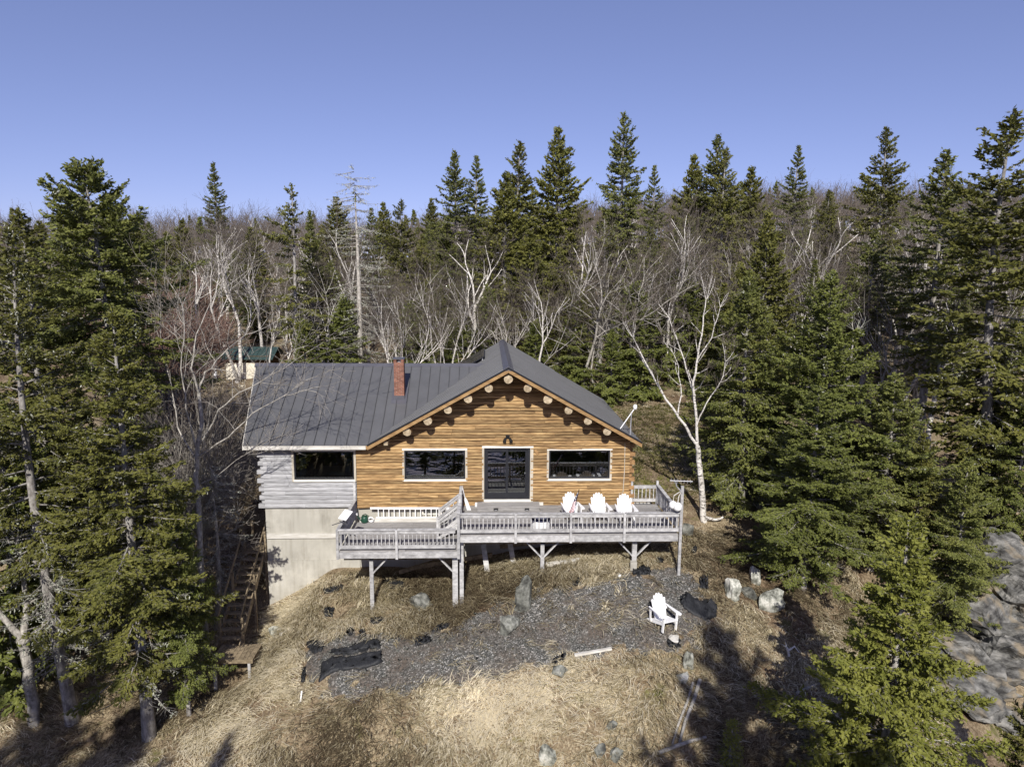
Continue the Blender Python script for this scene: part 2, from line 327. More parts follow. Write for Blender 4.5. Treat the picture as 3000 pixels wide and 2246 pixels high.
ys = np.unique(np.r_[np.linspace(-75, -18, 30), np.arange(-18, 4, .2), np.linspace(4, 40, 46), np.linspace(40, 260, 56)])
GX, GY = np.meshgrid(xs, ys); zz = height(GX.ravel(), GY.ravel()).reshape(GX.shape)
nx, ny = len(xs), len(ys)
ii = (np.arange(ny-1)[:, None]*nx+np.arange(nx-1)[None]).ravel()
ground_me = np_mesh('ground', np.c_[GX.ravel(), GY.ravel(), zz.ravel()], np.c_[ii, ii+1, ii+1+nx, ii+nx], [], smooth=True)
at_ = ground_me.attributes.new('gravel', 'FLOAT', 'POINT')
at_.data.foreach_set('value', gmask(GX.ravel(), GY.ravel()).astype(np.float32))
# ground material: straw, soil, moss; gravel where the chips lie
Mg = bpy.data.materials.new('slope_ground'); Mg.use_nodes = True; t = Mg.node_tree; N = t.nodes; L = t.links; b = N['Principled BSDF']
b.inputs['Roughness'].default_value = .95; b.inputs['Specular IOR Level'].default_value = .15
ge = N.new('ShaderNodeNewGeometry')
def nzn(scale, det=6, vec=None):
    n_ = N.new('ShaderNodeTexNoise'); n_.inputs['Scale'].default_value = scale; n_.inputs['Detail'].default_value = det; n_.inputs['Roughness'].default_value = .68
    L.new(vec or ge.outputs['Position'], n_.inputs['Vector']); return n_.outputs['Fac']
def rampn(src, stops):
    r_ = N.new('ShaderNodeValToRGB'); e = r_.color_ramp.elements
    e[0].position = stops[0][0]; e[0].color = (*stops[0][1], 1); e[1].position = stops[-1][0]; e[1].color = (*stops[-1][1], 1)
    for p_, c_ in stops[1:-1]: k = e.new(p_); k.color = (*c_, 1)
    L.new(src, r_.inputs[0]); return r_.outputs[0]
def mixn(fac, a, c):
    m_ = N.new('ShaderNodeMix'); m_.data_type = 'RGBA'; L.new(fac, m_.inputs[0]); L.new(a, m_.inputs[6]); L.new(c, m_.inputs[7]); return m_.outputs[2]
def mrn(src, a, c):
    m_ = N.new('ShaderNodeMapRange'); m_.inputs[1].default_value = a; m_.inputs[2].default_value = c; L.new(src, m_.inputs[0]); return m_.outputs[0]
mpv = N.new('ShaderNodeMapping'); mpv.inputs['Scale'].default_value = (7, 2.5, 5); L.new(ge.outputs['Position'], mpv.inputs['Vector'])
straw = rampn(nzn(3, 8, mpv.outputs[0]), [(.32, (.085, .064, .04)), (.5, (.255, .2, .125)), (.66, (.5, .425, .285))])
soil = rampn(nzn(9, 8), [(.32, (.055, .036, .02)), (.52, (.15, .105, .066)), (.7, (.36, .275, .185))])
base_ = mixn(mrn(nzn(.42, 4), .44, .62), straw, soil)
moss = rampn(nzn(7, 5), [(.35, (.05, .055, .015)), (.65, (.16, .16, .05))])
base_ = mixn(mrn(nzn(.8, 4), .6, .72), base_, moss)
vo = N.new('ShaderNodeTexVoronoi'); vo.inputs['Scale'].default_value = 26; L.new(ge.outputs['Position'], vo.inputs['Vector'])
sep = N.new('ShaderNodeSeparateColor'); L.new(vo.outputs['Color'], sep.inputs[0])
grav = rampn(sep.outputs[0], [(.05, (.043, .043, .04)), (.45, (.095, .095, .088)), (.8, (.185, .183, .17)), (.97, (.46, .44, .41))])
grav2 = rampn(nzn(14, 6), [(.35, (.05, .042, .035)), (.66, (.19, .155, .125))])
grav = mixn(mrn(nzn(1.1, 5), .42, .66), grav, grav2)
an = N.new('ShaderNodeAttribute'); an.attribute_name = 'gravel'
am = N.new('ShaderNodeMath'); am.operation = 'ADD'; am2 = N.new('ShaderNodeMath'); am2.operation = 'MULTIPLY_ADD'
L.new(nzn(3.2, 8), am2.inputs[0]); am2.inputs[1].default_value = 2.6; am2.inputs[2].default_value = -1.36
L.new(an.outputs['Fac'], am.inputs[0]); L.new(am2.outputs[0], am.inputs[1])
base_ = mixn(mrn(am.outputs[0], .38, .62), base_, grav)
L.new(base_, b.inputs['Base Color'])
bp = N.new('ShaderNodeBump'); bp.inputs['Strength'].default_value = .8; bp.inputs['Distance'].default_value = .06
L.new(nzn(12, 8), bp.inputs['Height']); L.new(bp.outputs[0], b.inputs['Normal'])
ground_me.materials.append(Mg)
tag(link('ground', ground_me), 'sloping hillside ground of dry grass, soil and grey gravel', kind='structure')
sea_me = np_mesh('sea', [(-3000, -3000, -14.2), (3000, -3000, -14.2), (3000, -15, -14.2), (-3000, -15, -14.2)], [(0, 1, 2, 3)], M_sea)
tag(link('sea', sea_me), 'open sea below the slope', kind='structure')
# ------------------------------------------------------------------ the log cabin
random.seed(11)
HO = Vector((0, 0, -.1))
cabin = thing('log_cabin', HO, 'log cabin with dark metal roof, brick chimney and golden log gable', 'house')
RX, RZ, SL = .8, 5.89, .578                       # main ridge x, height, slope
WY, WZ, WSL = 4.05, 5.29, .588                    # wing ridge y, height, slope
def zR(x, y): return RZ-SL*(x-RX)
def zL(x, y): return RZ-SL*(RX-x)
def zWf(x, y): return WZ-WSL*(WY-y)
def zWb(x, y): return WZ-WSL*(y-WY)
def clip(poly, ax, lo, hi):
    for sgn, lim in ((1, lo), (-1, hi)):
        out = []
        for i in range(len(poly)):
            a, c = poly[i], poly[(i+1) % len(poly)]
            da, dc = sgn*(a[ax]-lim), sgn*(c[ax]-lim)
            if da >= 0: out.append(a)
            if da*dc < 0:
                k = da/(da-dc); out.append((a[0]+k*(c[0]-a[0]), a[1]+k*(c[1]-a[1])))
        poly = out
        if len(poly) < 3: return []
    return poly
OPEN = [(-3.38, -.9, 1.12, 2.34), (2.51, 5.03, 1.12, 2.33), (-.15, 1.76, .2, 2.44)]
WOPEN = [(-7.83, -5.41, 1.12, 2.31)]
def wall_core(name, x0, x1, z0, z1, ops, y0=.03, y1=.2):
    m = MB(); xs_ = sorted({x0, x1, *[o[0] for o in ops], *[o[1] for o in ops]}); zs_ = sorted({z0, z1, *[o[2] for o in ops], *[o[3] for o in ops]})
    for i in range(len(xs_)-1):
        cells = []
        for k in range(len(zs_)-1):
            cx, cz = (xs_[i]+xs_[i+1])/2, (zs_[k]+zs_[k+1])/2
            if any(o[0] < cx < o[1] and o[2] < cz < o[3] for o in ops): continue
            if cells and abs(cells[-1][1]-zs_[k]) < 1e-6: cells[-1][1] = zs_[k+1]
            else: cells.append([zs_[k], zs_[k+1]])
        for a, c in cells: m.box(xs_[i], xs_[i+1], y0, y1, a, c)
    return m
def log_piece(x0, x1, z0, z1, yb, yf, rag, parent, mt, flip=None):
    """one slab log: rounded face, ragged upper and lower edges"""
    n = max(3, min(7, int((x1-x0)/.45)+2)); m = MB(); vs_ = []; fs = []
    bul = random.uniform(.6, 1)
    for i in range(n):
        x = x0+(x1-x0)*i/(n-1); a = z0+random.uniform(-rag, rag*.3); c = z1+random.uniform(-rag*.3, rag); d = yf-(.012*random.random())
        h = c-a
        vs_ += [(x, yb, a), (x, d+(yb-d)*.2*bul, a+h*.02), (x, d, a+h*.25), (x, d+(yb-d)*.06, a+h*.66), (x, d+(yb-d)*.45*bul, c-h*.03), (x, yb, c)]
    for i in range(n-1):
        for k in range(5): fs.append((i*6+k, (i+1)*6+k, (i+1)*6+k+1, i*6+k+1))
    fs += [tuple(reversed(range(6))), tuple((n-1)*6+k for k in range(6))]
    m.add(vs_, fs)
    if flip: m.v = [flip(v) for v in m.v]; m.f = [tuple(reversed(f)) for f in m.f]
    return m.build('log', mt, parent, POS.get(parent.name, HO))
POS = {}
def part(m, name, mt, parent=cabin, smooth=False):
    org = POS.get(parent.name, HO); o = m.build(name, mt, parent, org, smooth)
    POS[o.name] = Vector(org)+Vector(o.location); return o
# foundation
m = MB(); m.box(-9.1, 5.86, .07, 8, -5.6, -.085); fnd = part(m, 'foundation', M_conc)
m = MB(); m.box(-9.1, -5.3, .02, .07, -5.6, -2.35); part(m, 'foundation_footing', M_conc)
m = MB(); m.box(-9.08, -5.36, .0, .068, -1.4, -1.2); part(m, 'ledger_board', M_palefas, fnd)
for x_ in (-8.0, -6.8):
    m = MB(); m.box(x_, x_+.012, .06, .07, -1.19, -.09); part(m, 'form_seam', M_conc, fnd)
m = MB(); m.box(-9.12, 5.9, .1, 7.9, -.08, .1); part(m, 'floor', M_int)
# main wall
m = wall_core('core', -5.33, 5.86, -.08, 2.55, OPEN)
m.add([(-5.33, .03, 2.55), (5.86, .03, 2.55), (5.86, .03, 2.75), (RX, .03, 5.62), (-4.4, .03, 2.62), (-5.33, .2, 2.55), (5.86, .2, 2.55), (5.86, .2, 2.75), (RX, .2, 5.62), (-4.4, .2, 2.62)],
      [(0, 1, 2, 3, 4), (9, 8, 7, 6, 5), (1, 6, 7, 2), (2, 7, 8, 3), (3, 8, 9, 4), (4, 9, 5, 0)])
mainwall = part(m, 'front_wall', M_core)
z = -.085; rows = []
while z < 5.5:
    h = random.uniform(.112, .142); rows.append((z, z+h)); z += h
for (a, c) in rows:
    zm = (a+c)/2; x0, x1 = -5.32, 5.84
    if zm > 2.5:
        x0 = max(x0, RX-(RZ-.3-zm)/SL); x1 = min(x1, RX+(RZ-.3-zm)/SL)
        if zm < 2.63: x0 = max(x0, -5.3)
    if x1-x0 < .25: continue
    iv = [(x0, x1)]
    for o in OPEN:
        if o[2]-.03 < zm < o[3]+.03:
            nv = []
            for p, q in iv:
                if o[0] > p: nv.append((p, min(q, o[0]-.01)))
                if o[1] < q: nv.append((max(p, o[1]+.01), q))
            iv = [(p, q) for p, q in nv if q-p > .04]
    for p, q in iv:
        cuts = [p]; x = p
        while q-x > 3.4:
            x += random.uniform(1.3, 4.2)
            if q-x > .7: cuts.append(x)
        cuts.append(q)
        for i in range(len(cuts)-1):
            log_piece(cuts[i]+.003, cuts[i+1]-.003, a+.012, c-.002, .03, -.06-random.random()*.05, .024, mainwall, M_log)
# wing wall
wingwall = part(wall_core('core', -9.1, -5.34, -.08, 2.62, WOPEN), 'side_wing_wall', M_core)
z = -.08
while z < 2.5:
    h = random.uniform(.165, .19); zm = z+h/2; iv = [(-9.08, -5.345)]
    for o in WOPEN:
        if o[2]-.03 < zm < o[3]+.03: iv = [(-9.08, o[0]-.01), (o[1]+.01, -5.345)]
    for p, q in iv:
        if q-p < .03: continue
        cs = [p, q]
        if q-p > 2 and random.random() < .6: cs = [p, random.uniform(p+.8, q-.8), q]
        for i in range(len(cs)-1): log_piece(cs[i]+.003, cs[i+1]-.003, z+.003, min(z+h, 2.58), .03, -.045, .005, wingwall, M_grey)
    z += h
m = MB(); m.box(-9.1, -5.3, -.075, .02, 2.47, 2.62); part(m, 'frieze_board', M_grey, wingwall)
# side and back walls of round logs, log ends at the corners
for nm, xw, s_ in (('left_wall', -9.1, -1), ('right_wall', 5.86, 1)):
    m = MB(); m.box(min(xw, xw-.15*s_), max(xw, xw-.15*s_), .21, 7.95, -.08, 2.6)
    if s_ < 0: m.add([(xw, .3, 2.6), (xw, 7.9, 2.6), (xw, WY, 5.0), (xw+.15, .3, 2.6), (xw+.15, 7.9, 2.6), (xw+.15, WY, 5.0)], [(0, 2, 1), (3, 4, 5), (0, 1, 4, 3), (1, 2, 5, 4), (2, 0, 3, 5)])
    wl = part(m, nm, M_core); z = -.08; k = 0; mt_ = M_grey if s_ < 0 else M_log
    while z < 2.45:
        m = MB(); m.tube([(xw+.02*s_, .02, z+.09), (xw+.02*s_, 7.98, z+.09)], .1, 8, capmi=1); part(m, 'log', [mt_, M_grey if s_ < 0 else M_purl], wl, True)
        if k % 2 == 0:
            ln = random.uniform(.17, .24)
            m = MB(); m.bar((xw-.03*s_, .04, z+.09), (xw+ln*s_, .04, z+.09), .17, .165, mi=0)
            m.v = [(v[0], v[1]+random.uniform(-.012, .012), v[2]+random.uniform(-.012, .012)) for v in m.v]
            part(m, 'log_end', M_grey if s_ < 0 else M_purl, wl)
        z += .178; k += 1
m = MB(); m.box(-9.0, 5.8, 7.8, 7.95, -.08, 2.6)
m.add([(-4, 7.8, 2.6), (5.8, 7.8, 2.6), (RX, 7.8, 5.5), (-4, 7.95, 2.6), (5.8, 7.95, 2.6), (RX, 7.95, 5.5)], [(0, 1, 2), (5, 4, 3), (1, 4, 5, 2), (2, 5, 3, 0)])
part(m, 'back_wall', M_log)
# roof
wingF = [(-9.68, -.45), (-4.80, -.45), (-.24, WY), (-10.45, WY)]
wingB = [(-10.45, WY), (-.24, WY), (-4.8, 8.55), (-9.68, 8.55)]
mainLf = [(RX, -1.4), (RX, WY), (-.24, WY), (-4.77, -.5), (-4.77, -.55)]
mainLb = [(RX, WY), (RX, 9.4), (-4.77, 8.65), (-4.77, 8.6), (-.24, WY)]
mainR_ = [(RX, -1.4), (6.16, -.6), (6.16, 8.7), (RX, 9.4)]
ALLR = [(wingF, zWf), (wingB, zWb), (mainLf, zL), (mainLb, zL), (mainR_, zR)]
m = MB()
for pl, zf in ALLR: m.prism(pl, lambda x, y, f=zf: f(x, y)-.17, lambda x, y, f=zf: f(x, y)-.022)
roof = part(m, 'roof', M_soffit)
def strips(pl, zf, ax, step, start, mt=None):
    lo = min(p[ax] for p in pl); hi = max(p[ax] for p in pl); x = start
    while x < hi:
        c = clip(pl, ax, max(x, lo), min(x+step-.004, hi))
        if len(c) >= 3 and max(p[ax] for p in c)-min(p[ax] for p in c) > .02:
            m = MB(); m.prism(c, lambda a, q: zf(a, q)-.018, lambda a, q: zf(a, q)+.006)
            rb = clip(pl, ax, max(x, lo+.001), max(x, lo+.001)+.028)
            if len(rb) >= 3: m.prism(rb, lambda a, q: zf(a, q)+.004, lambda a, q: zf(a, q)+.05, 1)
            part(m, 'roof_panel', [mt or M_roof, M_ribshade if mt is None else M_roof], roof)  # ribs coloured darker than their panels to stand for side shade
        x += step
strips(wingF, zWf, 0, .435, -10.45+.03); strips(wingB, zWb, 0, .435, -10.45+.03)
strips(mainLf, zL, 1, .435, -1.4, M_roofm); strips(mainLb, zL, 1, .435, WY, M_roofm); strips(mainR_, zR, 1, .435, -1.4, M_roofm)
# ridge caps, valley flashing
m = MB(); m.add([(-10.5, WY-.17, zWf(0, WY-.17)+.045), (-10.5, WY, WZ+.07), (-10.5, WY+.17, zWf(0, WY-.17)+.045), (-.1, WY-.17, zWf(0, WY-.17)+.045), (-.1, WY, WZ+.07), (-.1, WY+.17, zWf(0, WY-.17)+.045),
                 (-10.5, WY-.17, zWf(0, WY-.17)-.0), (-.1, WY-.17, zWf(0, WY-.17)-.0), (-10.5, WY+.17, zWf(0, WY-.17)-.0), (-.1, WY+.17, zWf(0, WY-.17)-.0)],
                [(0, 1, 4, 3), (1, 2, 5, 4), (6, 0, 3, 7), (2, 8, 9, 5), (6, 8, 2, 1, 0), (7, 3, 4, 5, 9), (6, 7, 9, 8)]); part(m, 'ridge_cap', M_cap, roof)
e_ = .2
m = MB(); m.add([(RX-e_, -1.44, zR(RX+e_, 0)+.05), (RX, -1.46, RZ+.075), (RX+e_, -1.44, zR(RX+e_, 0)+.05), (RX-e_, 9.44, zR(RX+e_, 0)+.05), (RX, 9.46, RZ+.075), (RX+e_, 9.44, zR(RX+e_, 0)+.05),
                 (RX-e_, -1.44, zR(RX+e_, 0)), (RX+e_, -1.44, zR(RX+e_, 0)), (RX-e_, 9.44, zR(RX+e_, 0)), (RX+e_, 9.44, zR(RX+e_, 0))],
                [(3, 4, 1, 0), (4, 5, 2, 1), (0, 6, 8, 3), (5, 9, 7, 2), (0, 1, 2, 7, 6), (3, 8, 9, 5, 4), (6, 7, 9, 8)]); part(m, 'ridge_cap', M_cap, roof)
for va, vb in (((-4.8, -.47), (-.3, WY-.06)), ((-4.8, 8.57), (-.3, WY+.06))):
    zf = zWf if va[1] < 4 else zWb
    m = MB(); m.add([(va[0]-.26, va[1]+(.0), zf(0, va[1])+.012), (va[0]+.02, va[1], zf(0, va[1])+.012), (vb[0]+.02, vb[1], zf(0, vb[1])+.012), (vb[0]-.26, vb[1], zf(0, vb[1])+.012),
                     (va[0]-.26, va[1], zf(0, va[1])+.024), (va[0]+.02, va[1], zf(0, va[1])+.024), (vb[0]+.02, vb[1], zf(0, vb[1])+.024), (vb[0]-.26, vb[1], zf(0, vb[1])+.024)], MB.BF)
    part(m, 'valley_flashing', M_roof, roof)
# fascia
def fascia(a, c, drop, th, mt, top=-.02):
    m = MB(); a, c = Vector(a), Vector(c); o = Vector((0, th, 0))
    q = [a+Vector((0, 0, top-drop)), c+Vector((0, 0, top-drop)), c+Vector((0, 0, top-drop))+o, a+Vector((0, 0, top-drop))+o, a+Vector((0, 0, top)), c+Vector((0, 0, top)), c+Vector((0, 0, top))+o, a+Vector((0, 0, top))+o]
    m.add(q, MB.BF); part(m, 'fascia_board', mt, roof)
fascia((RX-.005, -1.445, RZ), (-4.77, -.6, zL(-4.77, 0)), .17, .04, M_fascia)
fascia((RX+.005, -1.445, RZ), (6.2, -.64, zR(6.2, 0)), .17, .04, M_fascia)
fascia((-9.7, -.49, zWf(0, -.45)), (-4.85, -.49, zWf(0, -.45)), .15, .035, M_palefas)
for (ax_, ay_), (bx_, by_), zf in (((-9.72, -.45), (-10.49, WY), zWf), ((-9.72, 8.55), (-10.49, WY), zWb)):
    m = MB(); za, zb = zf(0, ay_), zf(0, by_)
    m.add([(ax_, ay_, za-.2), (bx_, by_, zb-.2), (bx_+.035, by_, zb-.2), (ax_+.035, ay_, za-.2), (ax_, ay_, za-.02), (bx_, by_, zb-.02), (bx_+.035, by_, zb-.02), (ax_+.035, ay_, za-.02)], MB.BF); part(m, 'fascia_board', M_palefas, roof)
# black drip edge along the front rake
for s_, xe in ((-1, -4.77), (1, 6.2)):
    ye = -.62 if s_ < 0 else -.66
    m = MB(); m.bar((RX, -1.47, RZ+.012), (xe, ye, RZ-SL*abs(xe-RX)+.012), .05, .05); part(m, 'drip_edge', M_frame, roof)
# purlins
for px_, pz_, yf_ in [(RX, 5.50, -1.3), (.05, 5.13, -1.2), (-.75, 4.69, -1.08), (-1.54, 4.24, -.98), (-2.34, 3.78, -.86), (-3.17, 3.30, -.74), (1.55, 5.13, -1.2), (2.35, 4.67, -1.08), (3.17, 4.22, -.98), (3.97, 3.77, -.87), (4.76, 3.32, -.76)]:
    rr_ = random.uniform(.155, .175); m = MB(); pz_ -= .06; m.tube([(px_, yf_, pz_), (px_+.01, .1, pz_)], rr_, 12, capmi=1)
    m.v = [(v[0]+random.uniform(-.008, .008), v[1], v[2]+random.uniform(-.008, .008)) for v in m.v]; part(m, 'purlin', [M_purl, M_end], roof)
m = MB(); m.bar((-4.04, -.55, 2.74), (-4.04, .1, 2.74), .16, .16); part(m, 'purlin', M_end, roof)
# windows
def window(x0, x1, z0, z1, parent=cabin, label=None):
    """x0..z1 outer edge of the wooden trim"""
    t_ = .085; m = MB(); f_ = .055; a, c, d, e = x0+t_, x1-t_, z0+t_, z1-t_
    m.box(a, c, -.055, .06, d, d+f_); m.box(a, c, -.055, .06, e-f_, e); m.box(a, a+f_, -.054, .06, d+f_, e-f_); m.box(c-f_, c, -.054, .06, d+f_, e-f_)
    wd = part(m, 'window', M_frame, parent)
    if label: wd['label'] = label
    for q, mt_ in (((x0, x1, -.095, .02, z1-t_, z1), M_trim), ((x0+t_*.6, x1-t_*.6, -.1, .02, z0, z0+t_), M_trim), ((x0, x0+t_, -.09, .02, z0, z1-t_), M_trimt), ((x1-t_, x1, -.09, .02, z0, z1-t_), M_trimt)):
        m = MB(); m.box(*q); part(m, 'trim_board', mt_, wd)
    m = MB(); m.box(a+f_-.01, c-f_+.01, .0, .008, d+f_-.01, e-f_+.01); part(m, 'pane', M_glass, wd)
    return wd
window(-3.46, -.82, 1.04, 2.42); window(2.43, 5.11, 1.04, 2.41)
wg = window(-7.91, -5.33, 1.04, 2.39)
for x0, x1 in ((-7.68, -7.42), (-5.86, -5.58)):
    m = MB(); n = 12
    for i in range(n):
        u0, u1 = x0+(x1-x0)*i/n, x0+(x1-x0)*(i+1)/n; ya, yb = .2+.03*(i % 2), .2+.03*((i+1) % 2)
        m.add([(u0, ya, 1.1), (u1, yb, 1.1), (u1, yb, 2.3), (u0, ya, 2.3)], [(0, 1, 2, 3)])
    part(m, 'curtain', M_curt, wg)
# sliding door
m = MB(); a, c, d, e = -.13, 1.74, .26, 2.42
m.box(a, c, -.06, .08, d, d+.07); m.box(a, c, -.06, .08, e-.06, e); m.box(a, a+.06, -.059, .08, d+.07, e-.06); m.box(c-.1, c, -.059, .08, d+.07, e-.06)
door = part(m, 'sliding_door', M_frame)
for x0, x1, yy in ((-.07, .84, -.045), (.76, 1.64, .0)):
    m = MB(); s_ = .09; z0, z1 = d+.071, e-.061
    m.box(x0, x0+s_, yy, yy+.04, z0, z1); m.box(x1-s_, x1, yy, yy+.04, z0, z1); m.box(x0+s_, x1-s_, yy+.001, yy+.039, z0, z0+.2); m.box(x0+s_, x1-s_, yy+.001, yy+.039, z1-.1, z1)
    sh = part(m, 'door_sash', M_frame, door)
    m = MB(); m.box(x0+s_-.005, x1-s_+.005, yy+.018, yy+.025, z0+.19, z1-.095)
    o = m.build('pane', M_glass, door, POS[door.name])
m = MB(); m.bar((.0, -.075, 1.2), (.0, -.075, 1.45), .025, .03, up=(0, 1, 0)); part(m, 'handle', M_black, door)
for q, mt_ in (((-.22, 1.87, -.1, .02, 2.43, 2.53), M_trim), ((-.14, 1.78, -.13, .02, .15, .255), M_trim), ((-.22, -.135, -.09, .02, .15, 2.43), M_trimt), ((1.745, 1.87, -.09, .02, .15, 2.43), M_trimt)):
    m = MB(); m.box(*q); part(m, 'trim_board', mt_, door)
# floodlight over the door: round box, two lamp heads
m = MB(); m.tube([(.82, -.09, 2.93), (.82, .0, 2.93)], .085, 14); m.tube([(.82, -.15, 2.88), (.82, -.07, 2.9)], .05, 10)
fl = part(m, 'floodlight', M_black)
for s_ in (-1, 1):
    m = MB(); m.tube([(.82+.04*s_, -.1, 2.87), (.82+.12*s_, -.17, 2.8), (.82+.135*s_, -.25, 2.72)], [.03, .055, .075], 10); part(m, 'lamp_head', M_black, fl)
m = MB(); m.bar((1.93, -.075, 2.36), (2.07, -.075, 2.16), .1, .03, up=(0, 1, 0)); part(m, 'wall_plaque', M_purl)
# conduit down the right corner
m = MB(); m.tube([(5.62, -.09, 2.62), (5.63, -.1, 1.5), (5.6, -.1, .55), (5.45, -.1, .5), (5.4, -.1, .2)], .017, 6); part(m, 'cable_conduit', M_trimt)
# low basement window behind the ladder
m = MB(); m.box(-2.72, -1.9, .03, .09, -.42, -.12); bw = part(m, 'basement_window', M_trim)
m = MB(); m.box(-2.64, -1.98, .02, .031, -.35, -.18); part(m, 'pane', M_glass, bw)
# chimney
cx, cy = -3.78, 2.12; bz = zWf(0, cy)-.2; hw = .215
m = MB(); m.box(cx-hw+.012, cx+hw-.012, cy-hw+.012, cy+hw-.012, bz, bz+1.7)
chim = part(m, 'chimney', M_mortar)
bm_ = {}
def brick(x0, x1, y0, y1, z0, z1):
    k = (round(x1-x0, 3), round(y1-y0, 3))
    if k not in bm_:
        q = MB(); q.box(-k[0]/2, k[0]/2, -k[1]/2, k[1]/2, 0, z1-z0); bm_[k] = q.mesh('brick', M_brick)
    link('brick', bm_[k], chim, Vector(((x0+x1)/2, (y0+y1)/2, z0))-POS[chim.name])
ch = .068
for r_ in range(24):
    z0 = bz+.08+r_*ch; z1 = z0+ch-.009
    if r_ % 2: fx = [-hw, -hw+.1, -hw+.31, hw]; 
    else: fx = [-hw, -hw+.21, hw]
    fr = r_ >= 21                                   # flue openings front and back near the top
    for s_ in (-1, 1):
        ys0, ys1 = (cy-hw, cy-hw+.09) if s_ < 0 else (cy+hw-.09, cy+hw)
        for i in range(len(fx)-1):
            brick(cx+fx[i]+.004, cx+fx[i+1]-.004, ys0, ys1, z0, z1)
        for k0, k1 in ((cy-hw+.098, cy), (cy+.008, cy+hw-.098)):
            xa = cx-hw if s_ < 0 else cx+hw-.09
            brick(xa, xa+.09, k0, k1, z0, z1)
zt = bz+.08+24*ch
for sx_ in (-1, 1):
    for sy_ in (-1, 1):
        for q_ in range(2):
            brick(cx+sx_*(hw-.06)-.06, cx+sx_*(hw-.06)+.06, cy+sy_*(hw-.06)-.06, cy+sy_*(hw-.06)+.06, zt+q_*ch, zt+q_*ch+ch-.009)
m = MB(); m.tube([(cx, cy, zt-.05), (cx, cy, zt+.11)], .09, 12); part(m, 'flue', M_steel, chim)
m = MB(); m.box(cx-hw-.03, cx+hw+.03, cy-hw-.03, cy+hw+.03, zt+2*ch, zt+2*ch+.045); part(m, 'chimney_cap', M_cap, chim)
m = MB(); m.prism([(cx-.34, cy-.42), (cx+.34, cy-.42), (cx+.34, cy+.5), (cx-.34, cy+.5)], lambda x, y: zWf(x, y)+.006, lambda x, y: zWf(x, y)+.05)
m.box(cx-hw-.012, cx+hw+.012, cy-hw-.015, cy+hw+.012, bz-.02, bz+.28); part(m, 'flashing', M_cap, chim)
# solar panels on the rear part of the left slope, raised on brackets
for i, (y0, y1) in enumerate(((5.3, 7.0), (7.08, 8.78))):
    for x0, x1 in ((-2.45, -1.32), (-1.27, -.14)):
        o_ = .17; m = MB(); m.prism([(x0, y0), (x1, y0), (x1, y1), (x0, y1)], lambda x, y: zL(x, y)+o_, lambda x, y: zL(x, y)+o_+.045)
        sp = part(m, 'solar_panel', M_frame)
        m = MB(); m.prism([(x0+.03, y0+.03), (x1-.03, y0+.03), (x1-.03, y1-.03), (x0+.03, y1-.03)], lambda x, y: zL(x, y)+o_+.046, lambda x, y: zL(x, y)+o_+.05); part(m, 'solar_cells', M_sol, sp)
        for x_ in (x0+.1, x1-.1):
            m = MB(); m.bar((x_, y0+.1, zL(x_, 0)), (x_, y0+.1, zL(x_, 0)+o_), .04, .04); part(m, 'bracket', M_steel, sp)
# bedding seen through the wing window
m = MB(); m.lathe([(.05, -.06), (.3, -.04), (.36, .02), (.28, .09), (.05, .11)], (0, 0, 0), 12); m.v = [(v[0]*1.2-6.25, v[1]*.6+.62, v[2]*1.1+1.16) for v in m.v]
o = m.build('pillow', M_pillow, None, (0, 0, 0), True); tag(o, 'pale green pillow seen through the grey wing window', 'pillow')
m = MB(); m.box(-7.2, -5.7, .4, 2.2, .1, 1.08); o = m.build('bed', M_trimt, None, (0, 0, 0)); tag(o, 'low bed inside the room behind the grey wing window', 'bed')
# ------------------------------------------------------------------ the deck
random.seed(21)
DO = Vector((1.0, -1.7, -.3)); POS['deck'] = DO
deck = thing('wooden_deck', DO, 'weathered grey two-level timber deck with baluster railings in front of the cabin', 'deck')
POS[deck.name] = DO
FY = -3.4; LZ = -.58
def boards(x0, x1, y0, y1, zt_, joints):
    y = y0; i = 0
    while y < y1-.05:
        y2 = min(y+.137, y1); cs = [x0]+([joints[i % len(joints)]] if joints else [])+[x1]
        for k in range(len(cs)-1):
            m = MB(); dz = random.uniform(-.003, .003); m.box(cs[k]+.003, cs[k+1]-.003, y, y2-.007, zt_-.034+dz, zt_+dz); part(m, 'deck_board', M_deck, deck)
        y += .137; i += 1
boards(-1.08, 7.03, FY, -.02, 0, (1.0, 4.9, 2.9)); boards(-5.4, -1.1, FY, -.35, LZ, (-3.0, -3.8))
m = MB(); m.box(-5.2, -1.92, -.34, -.30, LZ-.2, LZ+.14); part(m, 'curb_board', M_palefas, deck)
def rim(x0, x1, zt_, joints):
    cs = [x0]+joints+[x1]
    for i in range(len(cs)-1):
        m = MB(); m.box(cs[i]+.002, cs[i+1]-.002, FY-.04, FY-.001, zt_-.27, zt_-.036); part(m, 'rim_board', M_rail, deck)
rim(-1.06, 7.03, 0, [3.2]); rim(-5.4, -1.1, LZ, [])
for xx, zt_ in ((-5.4, LZ), (-1.12, LZ), (-1.06, 0), (7.0, 0)):
    m = MB(); m.box(xx, xx+.038, FY+.001, -.02, zt_-.27, zt_-.036); part(m, 'rim_board', M_rail, deck)
for k in range(9):                                          # joists and beam
    xx = -5.0+k*1.4
    m = MB(); zt_ = LZ if xx < -1.1 else 0; m.box(xx, xx+.04, FY+.001, -.02, zt_-.22, zt_-.036); part(m, 'joist', M_stair, deck)
for x0, x1, zt_ in ((-5.3, -1.2, LZ), (-1.0, 6.9, 0)):
    m = MB(); m.box(x0, x1, -3.12, -2.98, zt_-.46, zt_-.23); part(m, 'beam', M_stair, deck)
